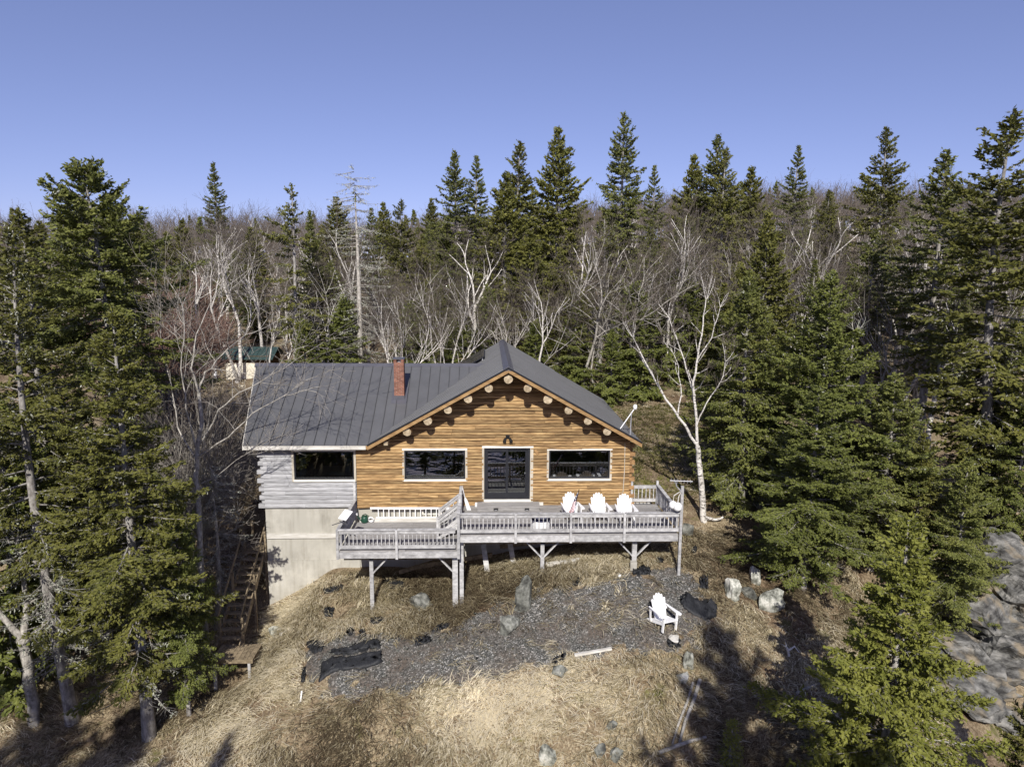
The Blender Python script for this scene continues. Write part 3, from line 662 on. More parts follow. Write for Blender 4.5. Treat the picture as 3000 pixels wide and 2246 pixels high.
def railing(p0, p1, zb0, zb1, n=None, cap=True, inner=True):
    """rail run between two points; zb = floor level at each end"""
    p0, p1 = Vector((*p0, 0)), Vector((*p1, 0)); d = p1-p0; Ln = d.length
    def P(t_, z_): q = p0+d*t_; return Vector((q.x, q.y, zb0+(zb1-zb0)*t_+z_))
    m = MB(); m.bar(P(0, .735), P(1, .735), .04, .135); tr_ = part(m, 'railing', M_rail, deck)
    m = MB(); m.bar(P(0, .165), P(1, .165), .04, .13); part(m, 'bottom_rail', M_rail, tr_)
    if cap: m = MB(); m.bar(P(-.01, .822), P(1.01, .822), .13, .035); part(m, 'cap_rail', M_rail, tr_)
    nn = max(2, int(Ln/.145)); side = Vector((-d.y, d.x, 0)).normalized()*.035*(1 if inner else -1)
    for i in range(nn):
        q = P((i+.5)/nn, 0)+side+Vector((random.uniform(-.004, .004), 0, 0)); m = MB(); m.bar(q+Vector((0, 0, .1)), q+Vector((random.uniform(-.006, .006), 0, .735)), .034, .034); part(m, 'baluster', M_rail, tr_)
    return tr_
def post(x, y, z0, z1, wd=.085):
    m = MB(); m.box(x-wd/2, x+wd/2, y-wd/2, y+wd/2, z0, z1); return part(m, 'post', M_rail, deck)
ux = [-1.03, 1.03, 3.05, 5.02, 7.08]
for i in range(4): railing((ux[i]+.045, FY-.03), (ux[i+1]-.045, FY-.03), 0, 0)
for x in ux[1:4]: post(x, FY-.085, -.28, .83)
post(ux[0]-.02, FY-.09, LZ-.28, .84, .1); post(7.1, FY-.06, -1.75, 1.84, .1)
lx = [-5.44, -3.3, -1.12]
railing((-5.39, FY-.03), (-3.35, FY-.03), LZ, LZ); railing((-3.25, FY-.03), (-1.17, FY-.03), LZ, LZ)
post(-5.44, FY-.05, LZ-.28, LZ+.83, .09); post(-3.3, FY-.085, LZ-.28, LZ+.83)
railing((-5.42, FY+.05), (-5.42, -.08), LZ, LZ, inner=False); post(-5.42, -.06, LZ, LZ+1.6, .09)
railing((7.06, -.05), (7.06, FY), 0, 0, inner=False); post(7.04, .0, -.3, 1.0, .09); post(5.98, .0, -.3, 1.0, .08)
railing((6.03, .02), (6.99, .02), 0, 0, cap=False)          # the gate in line with the wall
# steps behind the gate
for k in range(3):
    m = MB(); m.box(6.05, 6.95, .12+k*.24, .32+k*.24, -.2-k*.02, -.16-k*.02); part(m, 'step_board', M_palefas, deck)
m = MB(); m.box(6.05, 6.1, .1, .85, -1.2, -.21); part(m, 'stringer', M_rail, deck); m = MB(); m.box(6.9, 6.95, .1, .85, -1.2, -.21); part(m, 'stringer', M_rail, deck)
# stair between the two levels, climbing to the right
for k in range(2):
    m = MB(); m.box(-1.82+k*.3, -1.5+k*.3, -2.2, -1.15, LZ+.17+k*.19, LZ+.205+k*.19); part(m, 'stair_tread', M_deck, deck)
for yy in (-2.22, -1.12):
    m = MB(); m.bar((-1.9, yy, LZ+.06), (-1.12, yy, LZ+.5), .04, .2); part(m, 'stringer', M_rail, deck)
    railing((-1.88, yy-.0), (-1.12, yy-.0), LZ-.02, 0); post(-1.9, yy, LZ, LZ+.86); post(-1.06, yy, -.27, 1.12)
railing((-1.06, -1.08), (-1.06, -.05), 0, 0, inner=False); railing((-1.06, FY+.05), (-1.06, -2.26), 0, 0, inner=False)
# supports with knee braces
def support(x, y, zt_, braces, wd=.14):
    zb = hz(x, y)-.25; m = MB(); m.box(x-wd/2, x+wd/2, y-wd/2, y+wd/2, zb, zt_); p_ = part(m, 'support_post', M_rail, deck)
    for s_ in braces:
        m = MB(); m.bar((x+s_*.05, y-.03, zt_-.72), (x+s_*.7, y-.03, zt_-.02), .045, .1, up=(0, 1, 0)); part(m, 'brace', M_rail, deck)
support(-4.3, -3.05, LZ-.27, (1,)); support(-1.2, -3.05, LZ-.27, (-1,), .2); support(-.96, -3.05, -.27, (), .15); support(2.05, -3.05, -.27, (-1, 1)); support(5.5, -3.05, -.27, (-1, 1), .17)
# step in front of the door
so_ = Vector((.83, -.4, 0)); step = thing('door_step', so_, 'grey plank step below the sliding glass door', 'step'); POS[step.name] = so_
for k in range(5):
    m = MB(); m.box(-.42, 2.12, -.82+k*.14, -.686+k*.14, .135, .17); part(m, 'tread_board', M_deck, step)
m = MB(); m.box(-.4, 2.1, -.8, -.77, .003, .133); part(m, 'front_board', M_deck, step)
for x0, x1 in ((-.4, -.36), (2.06, 2.1)):
    m = MB(); m.box(x0, x1, -.768, -.12, .003, .133); part(m, 'side_board', M_deck, step)
m = MB(); m.box(-.3, 2.3, -.11, -.105+.0, .004, .14); m.v = [(v[0], v[1], v[2]) for v in m.v]; part(m, 'back_board', M_palefas, step)
for x in (.25, 1.5):
    m = MB(); m.box(x, x+.18, -.835, -.801, .035, .125); v_ = part(m, 'step_lamp', M_black, step)
    m = MB(); m.box(x+.03, x+.15, -.838, -.8355, .045, .065); part(m, 'lamp_lens', M_steel, v_)

# ------------------------------------------------------------------ Adirondack chairs
def chair(loc, rz, label, tilt=(0, 0)):
    """local frame: sitter looks towards -y"""
    c = thing('adirondack_chair', loc, label, 'chair', 'white slatted Adirondack chairs'); c.rotation_euler = (tilt[0], tilt[1], rz)
    P_ = lambda m, n: link(n, m.mesh(n, M_white), c)
    for s_ in (-1, 1):
        m = MB(); m.bar((s_*.27, -.36, 0), (s_*.27, -.36, .56), .09, .028, up=(1, 0, 0)); P_(m, 'front_leg')
        m = MB(); m.add([(s_*.245-.014, -.38, .36), (s_*.245-.014, -.38, .24), (s_*.245-.014, .42, .0), (s_*.245-.014, .55, .0), (s_*.245-.014, .5, .07), (s_*.245-.014, .1, .27),
                         (s_*.245+.014, -.38, .36), (s_*.245+.014, -.38, .24), (s_*.245+.014, .42, .0), (s_*.245+.014, .55, .0), (s_*.245+.014, .5, .07), (s_*.245+.014, .1, .27)],
                        [(0, 1, 2, 3, 4, 5), (11, 10, 9, 8, 7, 6)]+[(i, 6+i, 6+(i+1) % 6, (i+1) % 6) for i in range(6)]); P_(m, 'back_leg')
        m = MB(); a = [(-.47, .0), (-.44, .075), (-.3, .085), (.05, .05), (.36, .03), (.38, .0)]
        top = [(s_*(.33+w_), y_) for y_, w_ in a]+[(s_*(.33-w_*.7), y_) for y_, w_ in reversed(a)]
        m.prism(top, lambda x, y: .56, lambda x, y: .587); P_(m, 'arm')
        m = MB(); m.bar((s_*.27, .3, .03), (s_*.31, .33, .56), .03, .07); P_(m, 'arm_support')
    for k in range(6):                                       # seat slats
        y0 = -.39+k*.088; z0 = .365-k*.022
        m = MB(); m.bar((-.27, y0, z0), (.27, y0, z0), .08, .022, up=(0, .25, 1)); P_(m, 'seat_slat')
    for k in range(6):                                       # fanned back slats with round tops
        u_ = (k-2.5); hgt = .86-.022*u_*u_*1.3; xb, xt = u_*.078, u_*.098
        pts = []
        for (sx_, tt) in ((-.036, 0), (.036, 0), (.041, .93), (.028, .985), (0, 1.0), (-.028, .985), (-.041, .93)): pts.append((xb+(xt-xb)*tt+sx_, tt*hgt))
        n = len(pts); q = []
        for off in (0, .02):
            for x, h in pts: q.append((x, .1+h*.38-off*-.93, .2+h*.93-off*.38))
        m = MB(); m.add(q, [tuple(range(n)), tuple(reversed(range(n, 2*n)))]+[(i, n+i, n+(i+1) % n, (i+1) % n) for i in range(n)]); P_(m, 'back_slat')
    for h_ in (.33, .62):
        m = MB(); m.bar((-.33 if h_ < .5 else -.25, .135+h_*.38, .18+h_*.93), (.33 if h_ < .5 else .25, .135+h_*.38, .18+h_*.93), .025, .06, up=(0, .38, .93)); P_(m, 'back_batten')
    return c
chair((3.27, -1.85, .004), R(8), 'white slatted Adirondack chair on the deck with the furled flag before it')
chair((4.34, -1.95, .004), R(4), 'white slatted Adirondack chair on the deck, middle of the row of three')
chair((5.32, -2.1, .004), R(0), 'white slatted Adirondack chair on the deck nearest the antenna post')
g = ground(1940, 1835); chair((g.x, g.y, g.z+.02), R(24), 'white slatted Adirondack chair standing alone on the grey gravel', tilt=(R(3), R(2)))

# ------------------------------------------------------------------ things on and about the deck
def single(m, name, mats, label, cat, group=None, smooth=False):
    return tag(m.build(name, mats, None, (0, 0, 0), smooth), label, cat, group)
m = MB(); m.lathe([(.33, 0), (.345, .2), (.345, .36), (.345, .362)], (2.0, -2.78, .004), 20, 0); m.lathe([(.352, .363), (.352, .47), (.34, .48)], (2.0, -2.78, .004), 20, 1); m.lathe([(.335, .481), (.335, .52), (.3, .53)], (2.0, -2.78, .004), 20, 0)
single(m, 'tub', [M_white, M_blue], 'round white tub with navy band behind the deck railing', 'tub')
# flag
fo = Vector((3.1, -3.33, .62)); flag = thing('flag', fo, 'furled stars and stripes flag on a dark pole leaning on the deck railing', 'flag'); POS[flag.name] = fo
pa, pb = Vector((3.08, -3.36, .5)), Vector((3.42, -2.75, 1.52))
m = MB(); m.tube([pa, pb], .016, 6); part(m, 'flag_pole', M_black, flag)
vs_, fs_, mi_ = [], [], []; nu, nv = 16, 14
for i in range(nu+1):
    tt = i/nu; p = pb.lerp(pa, .05+tt*.62)
    drop = (.12+.62*tt) if tt < .8 else .62*(1-(tt-.8))
    for k in range(nv+1):
        s_ = k/nv; q = p+Vector((-.42*s_*tt-.05*s_+.02*math.sin(7*s_+3*tt), .05*math.sin(9*s_+tt*4)-.02, -drop*s_*.78)); vs_.append(q)
for i in range(nu):
    for k in range(nv):
        a = i*(nv+1)+k; fs_.append((a, a+1, a+nv+2, a+nv+1))
        mi_.append((1 if not ((i*5+k*3) % 7 == 0) else 0) if i < 6 else (2 if (k//1) % 2 else 0))
m = MB(); m.add(vs_, fs_); m.m = mi_; part(m, 'cloth', [M_white, M_blue, M_red], flag, True)
# antenna on the corner post
ao = Vector((7.1, -3.46, 1.6)); ant = thing('antenna', ao, 'small yagi antenna on a bent arm above the corner deck post', 'antenna'); POS[ant.name] = ao
m = MB(); m.tube([(7.08, -3.53, 1.6), (6.98, -3.55, 1.74), (6.86, -3.55, 1.86), (6.82, -3.55, 2.06)], .022, 7); part(m, 'arm', M_steel, ant)
m = MB(); m.tube([(6.62, -3.52, 2.07), (7.45, -3.52, 2.03)], .014, 6); part(m, 'boom', M_steel, ant)
for k in range(7):
    x = 6.66+k*.12; m = MB(); m.tube([(x, -3.52, 1.97+.0*k), (x, -3.52, 2.16-.012*k)], .007, 5); part(m, 'element', M_steel, ant)
# buoys hung on the post
for (x, y, z, rr_, lb) in ((6.92, -3.6, 1.1, .165, 'round white buoy hung in front on the corner deck post'), (6.78, -3.48, 1.13, .15, 'white buoy half hidden behind the other at the corner post')):
    bo = Vector((x, y, z-rr_)); b_ = thing('buoy', bo, lb, 'buoy', 'buoys on the corner post'); POS[b_.name] = bo
    prof = [(rr_*math.sin(a)*(1-.06*(abs(a-1.57) < .2)), rr_*(1-math.cos(a))*1.02) for a in np.linspace(.12, 3.02, 13)]
    m = MB(); m.lathe(prof, bo, 16); part(m, 'float', M_white, b_, True)
    m = MB(); m.tube([(x, y, z+rr_), (x+.03, y+.04, z+rr_+.2), (7.05, -3.53, z+.55)], .02, 6); part(m, 'rope', M_palefas, b_)
# flat rectangular dish on the left rail
do_ = Vector((-5.3, -2.85, .27)); dish = thing('satellite_dish', do_, 'flat white rectangular satellite dish on the lower deck railing', 'dish'); POS[dish.name] = do_
m = MB(); cc = Vector((-5.24, -2.85, .60)); nrm = Vector((.1, -.35, .93)).normalized(); ax1 = Vector((.75, -.25, -.0)); ax1 = (ax1-nrm*ax1.dot(nrm)).normalized(); ax2 = nrm.cross(ax1)
q = [cc+ax1*sx_*.16+ax2*sy_*.27+nrm*h for h in (-.018, .018) for sx_, sy_ in ((-1, -1), (1, -1), (1, 1), (-1, 1))]; m.add(q, MB.BF); part(m, 'panel', M_white, dish)
m = MB()
for s_ in (-1, 1): m.bar((-5.42+.28*s_, -3.05, .285), (-5.42-.1*s_, -2.6, .285), .03, .02)
m.tube([(-5.36, -2.85, .28), cc-nrm*.02], .025, 7); part(m, 'stand', M_cap, dish)
# ladder on its side against the foundation
lo = Vector((-3.2, -.3, LZ)); lad = thing('ladder', lo, 'long white ladder lying on its side against the foundation wall', 'ladder'); POS[lad.name] = lo
m = MB(); m.bar((-4.78, -.22, -.04), (-1.3, -.22, -.06), .04, .075); part(m, 'side_rail', M_white, lad)
m = MB(); m.bar((-4.55, -.25, -.44), (-1.3, -.25, -.46), .04, .075); part(m, 'side_rail', M_white, lad)
for k in range(15):
    x = -4.45+k*.215; m = MB(); m.bar((x, -.24, -.41), (x, -.23, -.08), .03, .04); part(m, 'rung', M_white, lad)
# watering can, pot, scrub brush
wo = Vector((-5.0, -.22, LZ+.14)); wc = thing('watering_can', (wo.x, wo.y, LZ), 'dark green watering can at the left end of the white ladder', 'watering can'); POS[wc.name] = Vector((wo.x, wo.y, LZ))
wx, wy, wz = -4.98, -.42, LZ+.004
m = MB(); m.lathe([(.12, 0), (.145, .06), (.14, .24), (.1, .28), (.06, .285)], (wx, wy, wz), 16); part(m, 'body', M_green, wc, True)
m = MB(); m.tube([(wx-.13, wy, wz+.06), (wx-.24, wy, wz+.2), (wx-.3, wy, wz+.33)], [.03, .022, .018], 8); part(m, 'spout', M_green, wc)
m = MB(); m.tube([(wx-.29, wy, wz+.3), (wx-.33, wy, wz+.38)], [.02, .055], 10); part(m, 'rose', M_white, wc)
m = MB(); m.tube([(wx+.13, wy, wz+.06), (wx+.2, wy, wz+.15), (wx+.17, wy, wz+.27), (wx+.03, wy, wz+.36), (wx-.1, wy, wz+.3)], .016, 7); part(m, 'handle', M_green, wc)
m = MB(); ring = [(-4.72+.095*math.cos(a), -.43-.03*math.sin(a), LZ+.13+.1*math.sin(a)) for a in np.linspace(0, 6.28, 15)]; m.tube(ring, .03, 7, cap=False)
single(m, 'hose_coil', M_white, 'small coil of white hose beside the green watering can', 'hose', smooth=True)
# oar
oo = Vector((-.8, -.5, .0)); oar = thing('oar', oo, 'white oar leaning beside the deck stair post', 'oar'); POS[oar.name] = oo
m = MB(); m.tube([(-.98, -1.0, 1.02), (-.9, -.82, .58)], .02, 7); part(m, 'shaft', M_white, oar)
m = MB(); a, c = Vector((-.9, -.82, .6)), Vector((-.74, -.72, .02)); d = (c-a)
for t0, t1, w0, w1 in ((0, .3, .05, .13), (.3, 1, .13, .17)):
    p, q = a+d*t0, a+d*t1; m.add([p+Vector((-w0/2, 0, 0)), p+Vector((w0/2, 0, 0)), q+Vector((w1/2, 0, 0)), q+Vector((-w1/2, 0, 0)), p+Vector((-w0/2, .022, 0)), p+Vector((w0/2, .022, 0)), q+Vector((w1/2, .022, 0)), q+Vector((-w1/2, .022, 0))], MB.BF)
part(m, 'blade', M_white, oar)
# yellow and navy toy under the stair rail, little white figure by the step
m = MB(); m.box(-1.5, -1.2, -1.02, -.9, LZ+.004, LZ+.2, 0); m.box(-1.75, -1.51, -1.0, -.9, LZ+.004, LZ+.14, 1); m.tube([(-1.5, -.96, LZ+.1), (-1.2, -.96, LZ+.34)], .06, 8, 0)
single(m, 'plastic_crate', [M_yel, M_blue], 'yellow and navy plastic crate behind the small deck stair', 'crate')
m = MB(); m.lathe([(.03, 0), (.07, .04), (.05, .1), (.06, .14), (.03, .2)], (-.46, -.3, .004), 8); single(m, 'shell_ornament', M_white, 'small white ornament at the left end of the door step', 'ornament', smooth=True)
# mast on the right eave
mo = Vector((5.4, -.3, zR(5.4, 0))); mast = thing('antenna_mast', mo, 'white braced antenna mast on the right roof edge', 'antenna'); POS[mast.name] = mo
h_ = Vector((5.92, -.3, 4.1)); m = MB(); m.tube([(5.36, -.3, zR(5.36, 0)+.01), h_], .022, 7); part(m, 'pole', M_white, mast)
for q in ((5.72, -.55, zR(5.72, 0)), (5.84, -.1, zR(5.84, 0))):
    m = MB(); m.tube([q, h_-Vector((.12, 0, .14))], .012, 6); part(m, 'strut', M_steel, mast)
m = MB(); m.lathe([(.03, -.1), (.075, -.06), (.085, .05), (.06, .1), (.02, .12)], h_+Vector((.02, 0, .05)), 12); part(m, 'antenna_head', M_white, mast, True)

# ------------------------------------------------------------------ stairs down the left side of the foundation
random.seed(31)
to = Vector((-9.6, -3.2, -5.1)); st = thing('side_stairs', to, 'brown timber stairs with landing beside the left foundation corner', 'stairs'); POS[st.name] = to
LD = -4.42; x0, x1 = -10.0, -8.55; ya, yb = -4.0, -2.95
for k in range(9):
    xx = x0+k*(x1-x0)/9; m = MB(); m.box(xx+.004, xx+(x1-x0)/9-.006, ya, yb, LD-.035, LD); part(m, 'landing_board', M_stair, st)
m = MB(); m.box(x0, x1, ya-.04, ya-.002, LD-.15, LD-.002); part(m, 'landing_rim', M_palefas if False else M_stair, st)
m = MB(); m.box(x1, x1+.04, ya-.04, yb, LD-.15, LD-.002); part(m, 'landing_rim', M_stair, st)
for xx, yy in ((x1-.1, ya+.02), (x0+.1, ya+.02), (x1-.05, yb-.1), (x0+.1, yb-.1)):
    m = MB(); m.box(xx-.05, xx+.05, yy-.05, yy+.05, hz(xx, yy)-.2, LD-.037); part(m, 'post', M_rail, st)
sx0, sx1 = -10.15, -9.3; A, B = (yb, LD), (.35, -2.05); ns = 12
for xx in (sx0, sx1):
    m = MB(); m.bar((xx, A[0]-.05, A[1]-.05), (xx, B[0], B[1]-.05), .045, .26); part(m, 'stringer', M_stair, st)
    m = MB(); m.bar((xx, A[0]+.05, A[1]+.98), (xx, B[0]+.1, B[1]+.95), .04, .12); part(m, 'handrail', M_stair, st)
    for tt in (0.03, .5, .97):
        y_ = A[0]+(B[0]-A[0])*tt; z_ = A[1]+(B[1]-A[1])*tt; m = MB(); m.box(xx+.025, xx+.11, y_-.045, y_+.045, (z_-.1 if tt < .1 else hz(xx, y_)-.2), z_+.95); part(m, 'post', M_stair, st)
for k in range(ns):
    tt = (k+.6)/ns; y_ = A[0]+(B[0]-A[0])*tt; z_ = A[1]+(B[1]-A[1])*tt+.08
    m = MB(); m.box(sx0+.024, sx1-.024, y_-.14, y_+.14, z_-.035, z_); part(m, 'stair_tread', M_stair, st)
for k in range(7):
    m = MB(); m.box(sx0, sx1+.05, B[0]+.1+k*.14, B[0]+.234+k*.14, B[1]-.035, B[1]); part(m, 'landing_board', M_stair, st)
for xx in (sx0+.05, sx1):
    m = MB(); m.box(xx-.05, xx+.05, B[0]+.95, B[0]+1.05, hz(xx, B[0]+1)-.3, B[1]+.95); part(m, 'post', M_stair, st)

# ------------------------------------------------------------------ sheds at the back
random.seed(41)
def shed(loc, W, D_, Hh, mt_w, mt_r, label, rz=0):
    loc = Vector(loc); s_ = thing('garden_shed', loc, label, 'shed'); s_.rotation_euler.z = rz
    P_ = lambda m, n, mt, par=None: link(n, m.mesh(n, mt), par or s_)
    m = MB(); m.box(-W/2, W/2, 0, D_, .25, Hh); wl = P_(m, 'wall', M_core)
    n = int((Hh-.25)/.15)
    for k in range(n):
        m = MB(); m.bar((-W/2, -.015, .25+k*.15+.075), (W/2, -.015, .25+k*.15+.075), .022, .148, up=(0, .1, 1)); P_(m, 'siding_board', mt_w, wl)
    m = MB(); m.box(-W/2, W/2, -.06, .0, .12, .25); m.box(-W/2+.1, -W/2+.3, 0, .2, -.3, .12); m.box(W/2-.3, W/2-.1, 0, .2, -.3, .12); P_(m, 'sill', M_fascia)
    m = MB(); rz_ = Hh+.25; e = .35
    f = lambda x, y: rz_+(y+e)*.42; m.prism([(-W/2-e, -e), (W/2+e, -e), (W/2+e, D_/2), (-W/2-e, D_/2)], lambda x, y: f(x, y)-.05, f)
    g_ = lambda x, y: f(0, D_/2)-(y-D_/2)*.42; m.prism([(-W/2-e, D_/2), (W/2+e, D_/2), (W/2+e, D_+e), (-W/2-e, D_+e)], lambda x, y: g_(x, y)-.05, g_)
    x = -W/2-e
    while x < W/2+e: m.prism([(x, -e), (x+.03, -e), (x+.03, D_/2), (x, D_/2)], lambda x, y: f(x, y), lambda x, y: f(x, y)+.03); x += .3
    P_(m, 'roof', mt_r)
    m = MB(); m.box(-W/2+.02, W/2-.02, .02, D_-.02, Hh, Hh+.45); P_(m, 'gable_board', M_core)
    return s_
shed((-18.9, 28, .35), 3.4, 3, 2.0, M_shed, M_shroof, 'cream board shed with green metal roof behind the left roof corner')
p = atz(498, 1245, -.4); shed((p[0], p[1], hz(p[0], p[1])), 2.2, 2, 2.2, M_white, M_cap, 'small white outbuilding with dark roof hidden behind bare branches', .1)
p = aty(632, 1115, 22); m = MB(); m.tube([(p[0], p[1], p[2]+.0), (p[0], p[1], p[2]+.25), (p[0]+.03, p[1], p[2]+.7), (p[0]+.05, p[1], p[2]+.9)], [.1, .14, .08, .015], 8)
single(m, 'hanging_cloth', M_white, 'white cloth bundle hanging from a branch near the cream shed', 'cloth', smooth=True)
# ------------------------------------------------------------------ stones, fabric, timber on the slope
random.seed(51)
NOGR = []
def rock(px, py, w_px, h_px, label, mt=M_rock, seed=0, name='boulder', sink=.25, flat=1.0, lean=0):
    g = ground(px, py+h_px*.42); dist = (g-Vector(CAM)).length; w_ = w_px*dist/FPX; h_ = h_px*dist/FPX
    import bmesh
    bm = bmesh.new(); bmesh.ops.create_icosphere(bm, subdivisions=3, radius=1)
    rn = random.Random(seed*7+3); off = Vector((rn.uniform(0, 50), rn.uniform(0, 50), rn.uniform(0, 50)))
    planes = [(Vector((rn.gauss(0, 1), rn.gauss(0, 1), rn.gauss(0, .8))).normalized(), rn.uniform(.42, .8)) for _ in range(14)]
    for v in bm.verts:
        p = v.co.copy()
        for n_, d_ in planes:
            k = p.dot(n_)
            if k > d_: p -= n_*(k-d_)
        p *= 1+.3*noise.noise(p*1.6+off)+.12*noise.noise(p*4+off)+.08*abs(noise.noise(p*9+off))
        p.x *= w_*.62; p.y *= w_*.5*flat; p.z *= h_*.62
        p.x += lean*p.z; v.co = p
    me = bpy.data.meshes.new(name); bm.to_mesh(me); bm.free(); me.materials.append(mt)
    NOGR.append(np.array([(g.x+w_*.5*math.cos(q), g.y+w_*.38*math.sin(q)) for q in np.linspace(0, 6.28, 9)[:-1]])); o = link(name, me, None, (g.x, g.y, g.z+h_*.3*(1-sink))); return tag(o, label, 'rock', 'stones on the slope')
rock(1228, 1752, 70, 52, 'rounded grey-green boulder in the grass below the lower deck', seed=1)
rock(1535, 1738, 52, 112, 'tall leaning grey boulder at the upper edge of the gravel', seed=2, lean=.12)
rock(1492, 1815, 62, 72, 'low grey boulder just below the tall leaning one', seed=3)
rock(2148, 1722, 52, 62, 'pale jagged rock at the left of the right-hand rock group', M_rockw, 4)
rock(2212, 1688, 42, 50, 'upper pale rock of the right-hand rock group', M_rockw, 5)
rock(2248, 1748, 64, 88, 'largest pale lichen rock of the right-hand rock group', M_rockw, 6)
rock(2195, 1735, 40, 34, 'small grey rock in the middle of the right-hand rock group', M_rock, 16)
rock(1595, 2205, 48, 62, 'pale upright rock near the bottom centre of the grass slope', M_rockw, 7)
rock(1793, 2125, 34, 26, 'small grey stone in the grass above the bottom rocks', M_rock, 8)
rock(1806, 2212, 34, 40, 'grey stone near the bottom edge right of the upright rock', M_rock, 9)
rock(1757, 2196, 30, 34, 'mossy grey stone left of its twin near the bottom edge', M_rock, 10)
rock(2020, 1935, 30, 66, 'narrow white-streaked rock at the edge of the tree shadow', M_rockw, 11)
rock(1998, 1978, 34, 34, 'small pale rock below the narrow white-streaked rock', M_rockw, 12)
rock(1974, 1866, 34, 18, 'flat tan stone just in front of the lone chair', M_palefas, 13, flat=1.4)
rock(1640, 1962, 44, 40, 'grey half-buried stone at the lower gravel edge', M_rock, 14)
rock(2016, 1545, 34, 50, 'grey rock beside the tall corner post', M_rock, 15)
rock(2700, 2040, 60, 70, 'pale rock showing through the front spruce boughs', M_rockw, 17)
rock(815, 1850, 46, 26, 'low pale lichen stone in the grass beside the side stairs', M_rockw, 18)
def outcrop(px, py, w_, h_, d_, label, seed, mt=M_cliff, nb=34):
    """pile of angular ledges fused into one rock body"""
    import bmesh
    g = ground(px, py); rn = random.Random(seed); bm = bmesh.new()
    for k in range(nb):
        a, rr_ = rn.uniform(0, 6.28), rn.random()**.6; c = Vector((math.cos(a)*rr_*w_, math.sin(a)*rr_*d_, 0)); c.z = hz(g.x+c.x, g.y+c.y)-g.z+h_*(1-rr_)**1.0*rn.uniform(.25, .9)-.15
        s_ = rn.uniform(1.0, 1.9)*(1.15-.5*rr_); vs_ = []
        for _ in range(16):
            p = Vector((rn.gauss(0, 1), rn.gauss(0, 1), rn.gauss(0, 1))).normalized(); p = Vector((p.x*s_*1.0, p.y*s_*.8, p.z*s_*.62)); p.rotate(Matrix.Rotation(.35, 3, 'Y')); vs_.append(bm.verts.new(c+p))
        bmesh.ops.convex_hull(bm, input=vs_)
    loose = [v for v in bm.verts if not v.link_faces]; bmesh.ops.delete(bm, geom=loose, context='VERTS')
    bmesh.ops.subdivide_edges(bm, edges=bm.edges[:], cuts=7, use_grid_fill=True)
    off = Vector((seed*13.1, 4, 9))
    for v in bm.verts: v.co -= v.co.normalized()*(.35*abs(noise.noise(v.co*1.1+off))+.3*abs(noise.noise(Vector((v.co.x*1.6, v.co.y*1.6, v.co.z*4))+off))+.1*abs(noise.noise(v.co*7+off)))
    me = bpy.data.meshes.new('rock_outcrop'); bm.to_mesh(me); bm.free(); me.materials.append(mt)
    return tag(link('rock_outcrop', me, None, g), label, 'rock', 'rock outcrops at the right')
outcrop(2965, 1760, 2.3, 4.2, 1.6, 'dark grey layered rock face at the right edge of the slope', 1, nb=20)
outcrop(2850, 2010, 2.0, 1.3, 1.5, 'broken grey rock ledge at the lower right', 2, nb=14)
outcrop(2905, 1905, 2.3, 2.2, 1.6, 'steep dark grey rock bank between the rock face and the lower ledge', 3, nb=16)

def fabric(top, bot, label, wr=.045, n=9, lift=.035):
    """crumpled sheet between an upper and a lower edge given on the picture"""
    T = [ground(*p) for p in top]; B_ = [ground(*p) for p in bot]; _pl = np.array([tuple(q[:2]) for q in T+B_[::-1]]); _c = _pl.mean(0); NOGR.append(_c+(_pl-_c)*1.25+np.sign(_pl-_c)*.08)
    def samp(P_, t_):
        k = t_*(len(P_)-1); i = min(int(k), len(P_)-2); return P_[i].lerp(P_[i+1], k-i)
    nu = 22; V = []; sd_ = random.uniform(0, 30)
    for i in range(nu+1):
        a, c = samp(T, i/nu), samp(B_, i/nu)
        for k in range(n+1):
            p = a.lerp(c, k/n); e_ = min(i, nu-i, k, n-k)
            jx = .11*noise.noise(Vector((i*.7+sd_, k*.9, 2))); jy = .13*noise.noise(Vector((i*.9, k*.9+sd_, 7)))
            z_ = hz(p.x+jx, p.y+jy)+lift*(1 if e_ > 0 else -.4)+wr*(.5+noise.noise(Vector((p.x*5+sd_, p.y*2.2, 0)))+.4*noise.noise(Vector((p.x*14, p.y*6+sd_, 0))))*(1 if e_ > 0 else .3)
            V.append((p.x+jx, p.y+jy, z_))
    c0 = V[len(V)//2]; ii_ = (np.arange(nu)[:, None]*(n+1)+np.arange(n)[None]).ravel()
    me = np_mesh('landscape_fabric', np.array(V)-np.array(c0)[None], np.c_[ii_, ii_+n+1, ii_+n+2, ii_+1], M_fab, smooth=True)
    o = link('landscape_fabric', me, None, c0); so2 = o.modifiers.new('thick', 'SOLIDIFY'); so2.thickness = .006
    return tag(o, label, 'fabric', 'black landscape fabric on the slope')
z5 = lambda L_: [(800+x/2.779, 1650+y/2.779) for x, y in L_]; z6 = lambda L_: [(1450+x/2.563, 1600+y/2.563) for x, y in L_]
fabric(z5([(470, 700), (600, 690), (720, 650), (860, 615)]), z5([(470, 748), (600, 750), (760, 716), (885, 698)]), 'upper long strip of exposed black landscape fabric left of the gravel')
fabric(z5([(395, 810), (500, 757), (600, 768), (760, 742), (890, 718)]), z5([(375, 985), (480, 900), (620, 868), (780, 865), (890, 800)]), 'largest pleated sheet of black landscape fabric left of the gravel', wr=.06)
fabric(z5([(275, 640), (340, 597), (405, 650)]), z5([(290, 700), (340, 738), (415, 700)]), 'rounded black fabric patch above the pleated sheet')
fabric(z5([(410, 375), (500, 360)]), z5([(420, 440), (485, 435)]), 'small black fabric scrap in the grass left of the left deck post')
fabric(z5([(410, 222), (480, 200), (570, 180)]), z5([(420, 248), (500, 240), (570, 205)]), 'black fabric scrap on the mound by the concrete wall')
